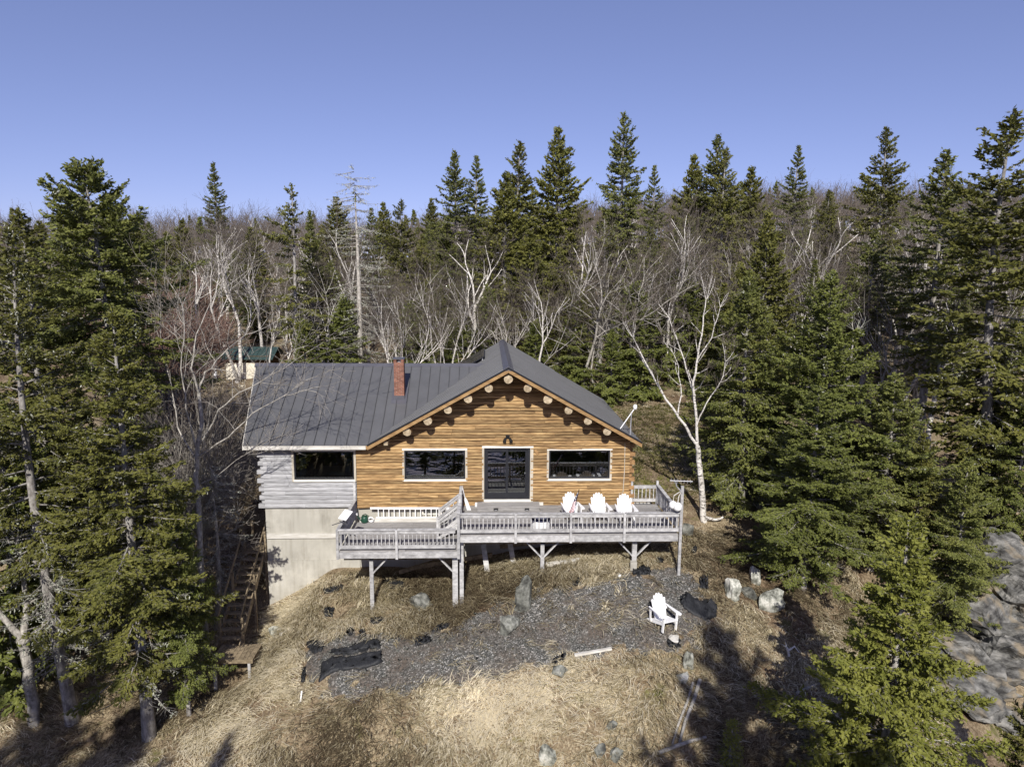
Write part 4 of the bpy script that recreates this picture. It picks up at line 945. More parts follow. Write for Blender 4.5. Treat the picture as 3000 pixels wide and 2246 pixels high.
fabric(z5([(880, 150), (980, 150), (1075, 165)]), z5([(900, 200), (980, 220), (1070, 195)]), 'black fabric under the lower deck edge beside the left post', wr=.07)
fabric(z5([(800, 460), (850, 450), (905, 450)]), z5([(800, 505), (850, 500), (905, 480)]), 'black fabric scrap at the foot of the left deck post', wr=.07)
fabric(z5([(1150, 620), (1210, 595), (1290, 605)]), z5([(1160, 670), (1210, 668), (1290, 640)]), 'pointed black fabric scrap at the upper gravel edge')
fabric(z5([(1300, 535), (1370, 500), (1450, 490)]), z5([(1300, 570), (1370, 545), (1440, 515)]), 'narrow black fabric scrap below the grass bank')
fabric(z5([(600, 545), (640, 520)]), z5([(610, 595), (645, 585)]), 'tiny black fabric tuft left of the round patch of stones', wr=.07)
fabric(z5([(702, 570), (750, 550)]), z5([(710, 620), (752, 605)]), 'small black fabric lump above the long strip', wr=.08)
fabric(z5([(245, 850), (262, 845)]), z5([(235, 975), (255, 970)]), 'dark upright fabric edge left of the pleated sheet', wr=.05)
fabric(z6([(1390, 400), (1440, 355), (1530, 420), (1620, 405), (1670, 450)]), z6([(1400, 450), (1450, 500), (1540, 550), (1590, 555), (1665, 530)]), 'crumpled black plastic sheet to the right of the lone chair', wr=.11)
fabric(z6([(1535, 235), (1600, 230)]), z6([(1545, 320), (1600, 325)]), 'black fabric flap right of the corner post foot', wr=.07)
fabric(z6([(1290, 720), (1390, 700)]), z6([(1300, 765), (1385, 750)]), 'black fabric scrap below the flat tan stone', wr=.03)
fabric(z6([(425, 865), (530, 810)]), z6([(440, 905), (530, 855)]), 'black fabric fold at the lower gravel edge', wr=.06)
fabric(z6([(1030, 190), (1100, 160), (1165, 190)]), z6([(1040, 215), (1100, 215), (1165, 215)]), 'dark fabric heap at the foot of the right support post', wr=.1)
fabric(z6([(580, 270), (630, 245)]), z6([(590, 300), (630, 300)]), 'black fabric lump between the gravel and the middle post', wr=.1)
fabric(z6([(1215, 85), (1265, 80)]), z6([(1220, 130), (1262, 128)]), 'round black fabric lump under the right end of the deck', wr=.07)
fabric(z6([(1480, 30), (1510, 10)]), z6([(1480, 60), (1510, 50)]), 'black fabric scrap right of the tall corner post', wr=.09)

def timber(pa_, pb_, wd, th, mt, label, name='timber', cat='timber', lift=.0, round_=False, group=None):
    a, c = ground(*pa_), ground(*pb_); a.z += lift+th/2; c.z += lift+th/2; m = MB(); sd2 = Vector((-(c-a).y, (c-a).x, 0)).normalized()*(wd*.8); NOGR.append(np.array([tuple((a+sd2)[:2]), tuple((c+sd2)[:2]), tuple((c-sd2)[:2]), tuple((a-sd2)[:2])]))
    if round_: m.tube([a, a.lerp(c, .35)+Vector((.03, .02, .02)), a.lerp(c, .7)+Vector((-.02, .02, .01)), c], [wd/2, wd*.48, wd*.42, wd*.33], 9)
    else: m.bar(a, c, wd, th)
    return single(m, name, mt, label, cat, group, smooth=round_)
timber((1683, 1924), (1792, 1908), .1, .07, M_palefas, 'short pale plank on the lower gravel edge', 'plank', 'plank')
timber((1600, 1662), (1700, 1648), .2, .16, M_palefas, 'squared pale timber lying between the deck posts')
timber((2030, 2008), (1966, 2205), .085, .08, M_drift, 'thin grey pole, left one of two lying down the slope', 'pole', 'log', .08, round_=True)
timber((2050, 2004), (1990, 2192), .12, .11, M_drift, 'thicker grey pole lying beside the thin one', 'pole', 'log', .08, round_=True)
timber((1926, 2220), (2068, 2172), .12, .11, M_drift, 'grey log lying across the foot of the two poles', 'pole', 'log', .07, round_=True)
timber((2330, 2035), (2400, 2010), .11, .08, M_drift, 'bleached driftwood stick below the front spruce', 'stick', 'log', round_=True)
g = ground(1855, 1668); m = MB(); m.box(g.x-.12, g.x+.12, g.y-.1, g.y+.1, g.z-.1, g.z+.3); m.v = [(v[0]+random.uniform(-.02, .02), v[1], v[2]+random.uniform(-.02, .02)) for v in m.v]; single(m, 'concrete_block', M_conc, 'rough concrete block beside the right support post', 'block')
# boards stored under the deck
for i, (x0, x1, y_, z0, z1, lb) in enumerate(((-2.9, .2, -1.0, -2.25, -1.75, 'dark beam stored low under the deck'), (-3.6, -1.8, -.7, -2.6, -2.05, 'slanting dark beam under the lower deck'), (.5, 4.0, -.8, -1.5, -1.05, 'long board stored high under the upper deck'))):
    m = MB(); m.bar((x0, y_, max(z0, hz(x0, y_)+.08)), (x1, y_, max(z1, hz(x1, y_)+.08)), .08, .16); single(m, 'stored_board', M_stair, lb, 'board', 'boards stored under the deck')
for x, lb in ((-.3, 'left one of two grey planks leaning under the deck'), (.75, 'right one of two grey planks leaning under the deck')):
    m = MB(); m.bar((x, -.95, -.37), (x+.3, -1.45, hz(x+.3, -1.45)), .2, .04, up=(0, 1, 0)); single(m, 'leaning_plank', M_rail, lb, 'plank', 'planks leaning under the deck')
# white float, scraps
g = ground(828, 1866); m = MB(); m.tube([(g.x-.12, g.y, g.z+.05), (g.x-.07, g.y, g.z+.08), (g.x+.07, g.y+.05, g.z+.12), (g.x+.12, g.y+.07, g.z+.12)], [.03, .085, .085, .03], 10); single(m, 'float', M_white, 'white oblong fishing float in the grass near the stairs', 'float', smooth=True)
for (px_, py_, lb) in ((1311, 1756, 'small white shell pair right of the round boulder'), (1815, 1689, 'small white stone at the upper gravel edge'), (880, 2062, 'narrow white splinter standing in the lower left grass')):
    g = ground(px_, py_); m = MB()
    if px_ == 880: m.bar((g.x, g.y, g.z-.02), (g.x+.05, g.y+.05, g.z+.38), .045, .015, up=(0, 1, 0))
    else: m.lathe([(.02, -.03), (.06, .0), (.065, .03), (.04, .06), (.01, .07)], g, 8)
    single(m, 'white_scrap', M_white, lb, 'scrap')
g = ground(2312, 1925)
m = MB(); m.tube([g, g+Vector((-.05, .1, .28)), g+Vector((-.25, .1, .42))], [.05, .04, .012], 7); m.tube([g+Vector((-.03, .05, .2)), g+Vector((.16, .0, .38)), g+Vector((.3, -.08, .2))], [.04, .035, .012], 7); m.tube([g+Vector((-.05, .1, .25)), g+Vector((-.1, .2, .5))], [.03, .01], 6)
single(m, 'driftwood_root', M_palefas, 'bleached forked root beside the front spruce', 'driftwood', smooth=True)
# ------------------------------------------------------------------ tree makers
def unit(v): return v/np.maximum(np.linalg.norm(v, axis=-1, keepdims=True), 1e-9)
def tubes(segs, n=4):
    """segs: (p0, p1, r0, r1) arrays -> open n-sided frusta"""
    p0, p1, r0, r1 = [np.asarray(a, float) for a in segs]; d = unit(p1-p0)
    ref = np.where(np.abs(d[:, 2:3]) < .9, [[0, 0, 1.]], [[1., 0, 0]]); sx = unit(np.cross(d, ref)); sy = np.cross(sx, d)
    a = np.arange(n)*2*math.pi/n; V = np.empty((len(p0), 2, n, 3))
    for k in range(n):
        o = sx*math.cos(a[k])+sy*math.sin(a[k]); V[:, 0, k] = p0+o*r0[:, None]; V[:, 1, k] = p1+o*r1[:, None]
    b = (np.arange(len(p0))*2*n)[:, None]; k = np.arange(n)[None]
    F_ = np.stack([b+k, b+(k+1) % n, b+n+(k+1) % n, b+n+k], -1).reshape(-1, 4)
    return V.reshape(-1, 3), F_
def sprays(P_, D_, ln, wd, rng, axis_=None):
    """flat needle sprays: one rhombus each"""
    D_ = unit(D_); n = len(P_); rv = rng.normal(0, 1, D_.shape)
    if axis_ is not None:                       # needles lie flat: faces turn up and outwards
        out = P_-np.c_[np.zeros((n, 2)), P_[:, 2]]; out = unit(out); rv = rv*.55+out*.75+[[0, 0, .75]]
    W_ = unit(np.cross(D_, unit(rv)))
    V = np.empty((n, 4, 3)); V[:, 0] = P_-D_*(ln*.45)[:, None]; V[:, 2] = P_+D_*(ln*.55)[:, None]
    V[:, 1] = P_+W_*(wd*.5)[:, None]-D_*(ln*.05)[:, None]; V[:, 3] = P_-W_*(wd*.5)[:, None]-D_*(ln*.05)[:, None]
    return V.reshape(-1, 3), np.arange(n*4).reshape(n, 4)
def spruce(seed, H, Rb, cs, mt, prof=.9, tl_=6.0, gap=.12, dens=1.0, droop=.25, deadlow=10, spread=1.0, whorl=.36, sz=.17, lichen=0, bend=.3, bark=None, lobes=0, topthin=1.0):
    rng = np.random.default_rng(seed); bark = bark or M_bark
    bx, by = rng.normal(0, bend, 2)
    def axis(z): t_ = z/H; return np.array([bx*math.sin(t_*2.6), by*math.sin(t_*2.1), z])
    tr = .011*H+.035
    zs_ = np.linspace(-.6, H*.985, 16); cen = np.array([axis(max(z, 0)) for z in zs_]); cen[0, 2] = -.6
    rad = np.array([tr*(1-max(z, 0)/H)**.85+.012 for z in zs_]); rad[0] *= 1.35; rad[1] *= 1.12
    tv, tf = tubes((cen[:-1], cen[1:], rad[:-1], rad[1:]), 8)
    w0, w1, wr0, wr1 = [], [], [], []; P_, D_, Ls, Ws = [], [], [], []; LP, LD_, LL = [], [], []
    lob = rng.uniform(0, 6.28, 6)
    def branch(z0, az, Lb, el, live):
        n = 6; t_ = np.linspace(0, 1, n+1); dr = droop*Lb
        r_ = Lb*t_*math.cos(el)*(1-.06*t_); zc = Lb*t_*math.sin(el)-dr*t_**1.6+dr*.75*t_**3.2
        az_ = az+rng.normal(0, .12)*t_; b0 = axis(z0)
        pts = np.stack([b0[0]+r_*np.cos(az_), b0[1]+r_*np.sin(az_), z0+zc], 1)
        rb = min(.012+.011*Lb, tr*.5)
        w0.append(pts[:-1]); w1.append(pts[1:]); rr_ = rb*(1-t_*.85); wr0.append(rr_[:-1]); wr1.append(rr_[1:])
        ns = max(3, int(Lb/.13*dens)) if live else max(2, int(Lb/.3))
        tt = rng.uniform(.12 if live else .2, 1, ns); tt.sort()
        k = np.minimum((tt*n).astype(int), n-1); fr_ = tt*n-k; base = pts[k]*(1-fr_)[:, None]+pts[k+1]*fr_[:, None]; dv = unit(pts[k+1]-pts[k])
        side = unit(np.cross(dv, [[0, 0, 1.]]))*rng.choice([-1, 1], ns)[:, None]
        ang = rng.uniform(.5, 1.1, ns)[:, None]; td = unit(dv*np.cos(ang)+side*np.sin(ang)+rng.normal(0, .16, (ns, 3))+[[0, 0, -.12]])
        tl = (.34*Lb*(1-tt)**.8*spread+.16)*rng.uniform(.6, 1.15, ns)
        w0.append(base); w1.append(base+td*tl[:, None]); wr0.append(np.full(ns, .007)); wr1.append(np.full(ns, .003))
        if live:
            for q in range(ns):
                m_ = max(2, int(tl[q]/(.075/dens)))
                u = rng.uniform(.1, 1.05, m_)[:, None]; P_.append(base[q]+td[q]*tl[q]*u+rng.normal(0, .035, (m_, 3))); D_.append(td[q]+rng.normal(0, .45, (m_, 3)))
            m_ = int(Lb/.09*dens)+3; u = rng.uniform(.25, 1.03, m_); kk = np.minimum((u*n).astype(int), n-1); ff = np.clip(u*n-kk, 0, 1.1)[:, None]
            P_.append(pts[kk]*(1-ff)+pts[kk+1]*ff+rng.normal(0, .03, (m_, 3))); D_.append(unit(pts[kk+1]-pts[kk])+rng.normal(0, .4, (m_, 3)))
        if lichen and rng.random() < lichen:
            m_ = int(Lb*26); u = rng.uniform(.15, 1, m_); kk = np.minimum((u*n).astype(int), n-1); ff = (u*n-kk)[:, None]
            LP.append(pts[kk]*(1-ff)+pts[kk+1]*ff+rng.normal(0, .06, (m_, 3))+[[0, 0, -.05]]); LD_.append(rng.normal(0, 1, (m_, 3))+[[0, 0, -.4]])
    z = cs*H
    while z < H*.985:
        t_ = (z-cs*H)/(H*(1-cs)); env = Rb*min(1, (H-z+.15)/tl_)**prof*(.6+.4*min(1, t_/.12+.35))*(1-.0*t_)
        nb = int(rng.integers(4, 7)); a0 = rng.uniform(0, 6.28)
        for k in range(nb):
            if rng.random() < gap: continue
            az = a0+k*2*math.pi/nb+rng.normal(0, .25); Lb = env*rng.uniform(.62, 1.12)
            if lobes: Lb *= 1+lobes*math.sin(az*2+lob[0]+z*.9)*math.sin(z*1.3+lob[1])
            el = R(-14)+R(62)*t_**1.2+rng.normal(0, .08)
            branch(z+rng.normal(0, .08), az, max(Lb, .22), el, True)
        z += whorl*(1.05-.45*t_)*rng.uniform(.8, 1.2)
    for k in range(deadlow):
        z_ = rng.uniform(.12*H, max(cs*H, .3*H)+.12*H); branch(z_, rng.uniform(0, 6.28), Rb*rng.uniform(.3, .8), R(rng.uniform(-18, 14)), False)
    m_ = 26; P_.append(axis(H*.985)+np.c_[rng.normal(0, .05, (m_, 2)), rng.uniform(-.7, .25, m_)]); D_.append(np.c_[rng.normal(0, .5, (m_, 2)), np.full(m_, 1.)])
    bv, bf = tubes((np.concatenate(w0), np.concatenate(w1), np.concatenate(wr0), np.concatenate(wr1)), 3)
    trunk = np_mesh('trunk', np.r_[tv, bv], np.r_[tf, bf+len(tv)], bark, smooth=True)
    crown = None; Pn = np.concatenate(P_); n = len(Pn)
    cv, cf = sprays(Pn, np.concatenate(D_), rng.uniform(.7, 1.3, n)*sz, rng.uniform(.7, 1.3, n)*sz*.5, rng, True)
    mi = np.zeros(len(cf), int)
    if LP:
        LPn = np.concatenate(LP); nl = len(LPn); lv, lf = sprays(LPn, np.concatenate(LD_), rng.uniform(.06, .16, nl), rng.uniform(.02, .05, nl), rng)
        cf = np.r_[cf, lf+len(cv)]; cv = np.r_[cv, lv]; mi = np.r_[mi, np.ones(nl, int)]
    crown = np_mesh('crown', cv, cf, [mt, M_lich], mi)
    return dict(trunk=trunk, crown=crown, H=H, R=Rb)
def grow(S, p, d, Ln, r_, lv, rng, P):
    n = 4 if lv < 3 else 3; seg = Ln/n; q = np.array(p, float); d = unit(np.array(d, float)); re = r_*P.get('taper', .5)
    for i in range(n):
        d = unit(d+rng.normal(0, P['wob'], 3)+np.array([0, 0, P['up']])); q2 = q+d*seg; a, b_ = r_+(re-r_)*i/n, r_+(re-r_)*(i+1)/n
        S.append((q, q2, a, b_, lv)); q = q2
        if lv < P['max'] and (i > 0 or lv > 0):
            for _ in range(P['kids'][min(lv, len(P['kids'])-1)]):
                if rng.random() < P['prob']:
                    ax = unit(rng.normal(0, 1, 3)); ax = unit(np.cross(d, ax)); an = rng.uniform(*P['ang']); grow(S, q, d*math.cos(an)+ax*math.sin(an), Ln*rng.uniform(.45, .75), max(b_*rng.uniform(.45, .65), .0045), lv+1, rng, P)
    if lv < P['max']:
        for s_ in (-1, 1):
            ax = unit(np.cross(d, unit(rng.normal(0, 1, 3)))); an = rng.uniform(.2, .5)*s_; grow(S, q, d*math.cos(an)+ax*math.sin(an), Ln*rng.uniform(.5, .75), max(re*.8, .0045), lv+1, rng, P)
def finish(S, bark, twig, cut=3, thick=1.0):
    p0 = np.array([s[0] for s in S]); p1 = np.array([s[1] for s in S]); r0 = np.array([s[2] for s in S]); r1 = np.array([s[3] for s in S]); lv = np.array([s[4] for s in S])
    big = lv < cut; v, f = tubes((p0[big], p1[big], np.maximum(r0[big], .011), np.maximum(r1[big], .009)), 6); tm = np_mesh('trunk', v, f, bark, smooth=True)
    s_ = ~big; v, f = tubes((p0[s_], p1[s_], np.maximum(r0[s_], .006)*thick, np.maximum(r1[s_]*.8, .0035)*thick), 3); cm = np_mesh('crown', v, f, twig)
    zt_ = max(p1[:, 2]); return dict(trunk=tm, crown=cm, H=float(zt_))
def bare(seed, stems, L0, r0, P, bark, twig, lean=.25, cut=3, thick=1.0):
    rng = np.random.default_rng(seed); S = []
    for k in range(stems):
        a = rng.uniform(0, 6.28); l_ = lean*rng.uniform(.3, 1.2) if stems > 1 else lean*rng.uniform(0, .6)
        S.append((np.array([0, 0, -.5]), np.array([.1*math.cos(a), .1*math.sin(a), .25]), r0*1.25, r0*1.0, 0))
        grow(S, (.1*math.cos(a), .1*math.sin(a), .25), (l_*math.cos(a), l_*math.sin(a), 1), L0*rng.uniform(.8, 1.1), r0*rng.uniform(.7, 1), 0, rng, P)
    return finish(S, bark, twig, cut, thick)
PB = dict(wob=.11, up=.09, max=4, kids=[1, 2, 2, 1], prob=.5, ang=(.4, .9), taper=.58)
PR = dict(wob=.17, up=.03, max=4, kids=[2, 2, 2, 1], prob=.45, ang=(.5, 1.05), taper=.58)
PS = dict(wob=.12, up=.06, max=3, kids=[2, 2, 2], prob=.6, ang=(.35, .8))
def limbs(seed, lines, P, bark, twig, org, cut=3):
    """tree grown on given limb lines: list of (points, r0, r1, side-branch length)"""
    rng = np.random.default_rng(seed); S = []; o = np.array(org, float)
    for pts, ra, rb, bl in lines:
        pts = np.array(pts, float)-o; out = [pts[0]]
        for i in range(len(pts)-1):
            for k in range(1, 4): out.append(pts[i]+(pts[i+1]-pts[i])*k/3+(rng.normal(0, .03, 3) if k < 3 else 0))
        out = np.array(out); n = len(out)-1
        for i in range(n):
            a, b_ = ra+(rb-ra)*i/n, ra+(rb-ra)*(i+1)/n; S.append((out[i], out[i+1], a, b_, 0))
            if bl and i > n*.25 and rng.random() < .75:
                d = unit(out[i+1]-out[i]); ax = unit(np.cross(d, unit(rng.normal(0, 1, 3)))); an = rng.uniform(.5, 1.1)
                grow(S, out[i+1], d*math.cos(an)+ax*math.sin(an), bl*rng.uniform(.6, 1.1)*(1-.4*i/n), b_*.5, 2, rng, P)
        if bl:
            for _ in range(3): grow(S, out[-1], unit(out[-1]-out[-2])+rng.normal(0, .35, 3), bl*rng.uniform(.7, 1.1), rb*.7, 2, rng, P)
    return finish(S, bark, twig, cut)
def plant(name, src, loc, label, cat, group, s=1, sz=None, rz=0, tilt=(0, 0)):
    o = thing(name, loc, label, cat, group); o.scale = (s, s, sz or s); o.rotation_euler = (tilt[0], tilt[1], rz)
    link('trunk', src['trunk'], o)
    if src.get('crown'): link('crown', src['crown'], o)
    return o

# ---- meshes shared by the trees
SPR = dict(
 full=spruce(1, 13, 2.6, .06, M_sp, dens=1.35, gap=.08, deadlow=8, sz=.2, lobes=.2),
 tall=spruce(2, 17, 2.5, .3, M_sp4, dens=1.2, gap=.18, deadlow=26, lichen=.3, lobes=.3, sz=.2),
 ragged=spruce(3, 17, 2.7, .25, M_sp, dens=1.2, gap=.25, deadlow=24, lichen=.25, lobes=.4, whorl=.4, sz=.2),
 narrow=spruce(4, 17, 1.9, .2, M_sp4, dens=1.2, gap=.18, deadlow=16, lobes=.3, sz=.2),
 dense=spruce(5, 9, 2.7, .06, M_sp2, dens=1.5, gap=.05, deadlow=4, tl_=5, sz=.19),
 tuft=spruce(6, 15, 2.2, .35, M_sp, dens=1.2, gap=.4, deadlow=20, whorl=.5, lobes=.5, lichen=.4, tl_=4.5, sz=.2),
 hero_l=spruce(7, 16, 2.9, .18, M_sp, dens=2.0, gap=.3, deadlow=48, droop=.32, lobes=.4, lichen=.3, sz=.14, tl_=7.5, whorl=.36),
 hero_dome=spruce(8, 19, 3.1, .57, M_sp4, dens=2.0, gap=.24, prof=.7, deadlow=60, lobes=.4, lichen=.35, bend=.5, sz=.15, tl_=4.5),
 hero_lich=spruce(9, 17.5, 2.6, .22, M_sp, dens=1.6, gap=.4, deadlow=90, lobes=.5, lichen=.8, bend=.7, whorl=.4, sz=.14, tl_=6),
 hero_y=spruce(10, 9.6, 3.2, .03, M_sp3, dens=2.5, gap=.05, deadlow=0, droop=.12, lobes=.3, sz=.13, tl_=7.5, whorl=.36),
 hero_r=spruce(11, 12, 3.0, .12, M_sp4, dens=2.1, gap=.1, deadlow=16, droop=.28, lobes=.35, sz=.14, tl_=6, whorl=.35, lichen=.12),
 hero_r2=spruce(12, 12, 3.2, .14, M_sp2, dens=2.1, gap=.13, deadlow=18, droop=.3, lobes=.4, sz=.14, tl_=6, whorl=.35, lichen=.12),
 seed=spruce(13, 1.6, .55, .02, M_sp3, dens=1.6, gap=.05, deadlow=0, whorl=.13, sz=.09, bend=.02, tl_=1.4),
 dead=spruce(14, 15, 2.6, .985, M_sp2, gap=.95, deadlow=130, lichen=.95, bend=.3, bark=M_greyb),
)
BAR = dict(
 birch=bare(1, 1, 5.2, .15, PB, M_birch, M_twig),
 birch2=bare(2, 2, 5.0, .14, PB, M_birch, M_twig, lean=.3),
 multi=bare(3, 4, 4.6, .1, PB, M_birch, M_twig, lean=.38),
 round=bare(4, 1, 4.2, .15, PR, M_greyb, M_twig),
 round2=bare(5, 2, 4.0, .12, PR, M_greyb, M_twig, lean=.35),
 mgrey=bare(7, 5, 4.4, .07, PB, M_greyb, M_twig, lean=.4),
 tangle=bare(17, 6, 2.6, .05, PR, M_greyb, M_twigp, lean=.5, cut=1, thick=1.3),
 shrub=bare(6, 7, 1.9, .035, PS, M_twigr, M_twigr, lean=.45, cut=1, thick=1.3),
)
random.seed(61)
def sp_at(kind, px, py, y, label, wsc=1.0, group='spruces around the cabin', rz=None, dx=0, tilt=(0, 0), name='spruce_tree'):
    p = aty(px, py, y); b_ = hz(p[0]+dx, y); src = SPR[kind]; h = p[2]-b_; k = h/src['H']
    return plant(name, src, (p[0]+dx, y, b_-.1), label, 'tree', group, k*wsc, k, random.uniform(0, 6.28) if rz is None else rz, tilt)
def ba_at(kind, px, py, y, label, wsc=1.0, group='bare trees around the cabin', rz=None, name='birch_tree'):
    p = aty(px, py, y); b_ = hz(p[0], y); src = BAR[kind]; k = (p[2]-b_)/src['H']
    return plant(name, src, (p[0], y, b_-.05), label, 'tree', group, k*wsc, k, random.uniform(0, 6.28) if rz is None else rz)
# ---- left foreground
sp_at('hero_dome', 172, 452, -1.5, 'tall spruce with a broad domed crown above a bare pale trunk, far left', 1.0)
sp_at('hero_lich', 70, 640, -4.5, 'lichen-grey spruce with many dead boughs at the left edge', .95, rz=1.0)
sp_at('hero_l', 335, 880, -6.0, 'large dark spruce in the left foreground in front of the side stairs', 1.02, rz=2.2)
sp_at('full', 235, 1130, -.5, 'bushy young spruce behind the big left spruce', .8)
sp_at('narrow', 352, 655, 5.5, 'slim spruce rising behind the left foreground spruces', .9)
sp_at('ragged', -10, 600, 2.0, 'ragged spruce cut off by the left picture edge', 1.1)
sp_at('hero_r2', 505, 1400, -5.2, 'low dark spruce leaning over the side stairs', .6, rz=.5)
sp_at('dense', -60, 1150, -3.0, 'bushy dark spruce low at the left edge', 1.0)
sp_at('full', 100, 1010, 3.5, 'mid-height spruce behind the lichen-grey one', 1.0)
sp_at('dead', 610, 1400, -.6, 'short dead spruce with lichen boughs beside the foundation', 1.7, rz=.6, name='dead_spruce')
# old gnarled bare trunk at lower left
g = ground(105, 2120); o_ = np.array(g)
def off(dx, dy, dz): return o_+np.array([dx, dy, dz])
T = limbs(5, [([off(0, 0, -.3), off(-.05, 0, 1.2), off(-.12, .05, 2.6), off(-.15, 0, 3.4)], .2, .16, 0), ([off(-.15, 0, 3.3), off(-.7, -.2, 4.3), off(-1.3, -.1, 5.6)], .13, .06, 1.3), ([off(-.12, 0, 3.2), off(0, .2, 4.4), off(.05, .1, 6.2)], .14, .06, 1.3), ([off(-.1, 0, 3.1), off(.8, -.1, 3.9), off(1.15, -.1, 5.0)], .11, .04, 1.2)], PR, M_greyb, M_lich, o_)
plant('bare_tree', T, g, 'gnarled mossy bare trunk with candelabra limbs at the lower left', 'tree', 'bare trees around the cabin')
# bare birch left of the roof, limbs reaching over it
Y0 = -1.2
def pp(px, py, dy=0): return aty(px, py, Y0+dy)
b0 = pp(585, 1560); b0 = np.array([b0[0], Y0, hz(b0[0], Y0)-.2])
T = limbs(8, [([b0, pp(582, 1480), pp(572, 1400), pp(578, 1320), pp(592, 1235), pp(583, 1150)], 0.119, 0.063, 0.0),
  ([pp(583, 1150), pp(600, 1090, .3), pp(650, 1040, .5), pp(720, 980, .8)], 0.043, 0.014, 2.0), ([pp(583, 1155), pp(560, 1080, -.3), pp(575, 980), pp(620, 880)], 0.043, 0.014, 2.1),
  ([pp(580, 1310), pp(640, 1200, -.4), pp(700, 1150, -.6), pp(790, 1100, -.7)], 0.040, 0.014, 2.0), ([pp(575, 1340), pp(670, 1280, -.6), pp(740, 1210, -.9), pp(830, 1160, -1)], 0.037, 0.013, 1.7),
  ([pp(575, 1345), pp(520, 1250, .5), pp(500, 1120, .7), pp(470, 1000, .8)], 0.037, 0.014, 2.0), ([pp(578, 1330), pp(545, 1200, -.5), pp(530, 1080, -.7), pp(540, 950, -.7)], 0.037, 0.014, 1.8),
  ([pp(580, 1420), pp(640, 1390, -.3), pp(720, 1330, -.5)], 0.022, 0.007, 1.1)], PR, M_greyb, M_twigp, b0)
plant('bare_tree', T, b0, 'bare spreading birch at the left roof corner, shading the roof', 'tree', 'bare trees around the cabin')
for px_, py_, y_, ws_, lb in ((465, 1130, -.4, .55, 'pale tangled bare bush behind the stair spruce'), (520, 1110, 3.2, .5, 'pale tangled bare bush near the left wing corner'), (430, 1060, 2.0, .75, 'pale tangled bare bush among the left spruces')): ba_at('tangle', px_, py_, y_, lb, ws_, name='bare_bush')
ba_at('mgrey', 520, 880, 1.5, 'many-stemmed grey bare tree between the left spruces and the roof', 1.0, rz=1)
# right birch with a forked white trunk
Y0 = .2
b0 = pp(2064, 1522); b0 = np.array([b0[0], Y0, hz(b0[0], Y0)-.2])
T = limbs(9, [([b0, pp(2056, 1440), pp(2050, 1370), pp(2043, 1305)], .145, .1, 0), ([pp(2043, 1305), pp(1990, 1225), pp(1935, 1140, .2), pp(1890, 1060, .3), pp(1855, 990, .4)], .065, .022, 1.0),
  ([pp(2043, 1305), pp(2038, 1200), pp(2030, 1120), pp(2045, 1040), pp(2060, 950, .3), pp(2068, 880, .3)], .065, .018, 1.05), ([pp(2036, 1160), pp(2010, 1080, .3), pp(1985, 1000, .4), pp(1960, 930, .5)], .04, .014, .9), ([pp(2040, 1250), pp(2070, 1180, -.2), pp(2110, 1120, -.3), pp(2125, 1060, -.3)], .03, .012, .8), ([pp(1985, 1220), pp(1995, 1130, .2), pp(1975, 1040, .3)], .03, .012, .8), ([pp(2040, 1060), pp(2085, 990, .1), pp(2110, 900, .2)], .03, .011, .8),
  ([b0+np.array([0, 0, .35]), b0+np.array([.35, -.1, .3]), b0+np.array([.75, -.1, .42])], .09, .04, 0)], PB, M_birch, M_twig, b0)
plant('birch_tree', T, b0, 'white forked birch standing right of the deck', 'tree', 'bare trees around the cabin')
# ---- right side
sp_at('hero_r', 2215, 790, 1.2, 'bushy green spruce with a thick pale trunk right of the forked birch', .95, rz=.4)
sp_at('full', 2265, 610, 7, 'tall green spruce behind the bushy one right of the forked birch', .85)
sp_at('hero_r2', 2455, 790, .5, 'bushy spruce with a pointed top, middle of the right-hand group', 1.0, rz=1.7)
sp_at('hero_r2', 2395, 1120, -2.8, 'low dark spruce over a mossy trunk on the right slope', 1.25, rz=3)
sp_at('hero_r', 2600, 1085, -1.0, 'spreading spruce filling the right slope behind the yellow-green one', 1.2, rz=4)
sp_at('full', 2720, 1260, -1.8, 'low bushy spruce on the right slope above the rock face', .9)
sp_at('ragged', 3050, 318, 1.5, 'very tall spruce cut by the right picture edge', 1.15, tilt=(0, R(1)))
sp_at('tall', 2775, 432, 9, 'tall spruce just left of the one at the right edge', 1.1)
sp_at('full', 2900, 1000, 2, 'dark spruce under the tall one at the right edge', 1.1)
sp_at('hero_r', 2850, 1330, -3.2, 'bushy spruce partly hiding the top of the rock face', .95, rz=2)
sp_at('hero_r2', 3010, 1130, .3, 'dark bushy spruce at the right edge above the rock face', 1.0, rz=5)
sp_at('hero_y', 2640, 1488, -11.0, 'yellow-green young spruce in the right foreground', 1.0, rz=1.0)
sp_at('full', 3040, 1960, -10.5, 'spruce boughs at the lower right corner', .8)
g = ground(2135, 2238); plant('spruce_seedling', SPR['seed'], (g.x, g.y, g.z), 'small yellow-green spruce seedling at the bottom edge', 'tree', 'spruces around the cabin', .8)
p = aty(2490, 990, 3); sn = limbs(21, [([(p[0], 3, hz(p[0], 3)), (p[0]+.05, 3, p[2]-2.4), (p[0]+.15, 3, p[2])], .1, .035, .8)], PS, M_greyb, M_lich, (p[0], 3, hz(p[0], 3)))
plant('dead_tree', sn, (p[0], 3, hz(p[0], 3)), 'short broken dead trunk among the right-hand spruces', 'tree', 'bare trees around the cabin')
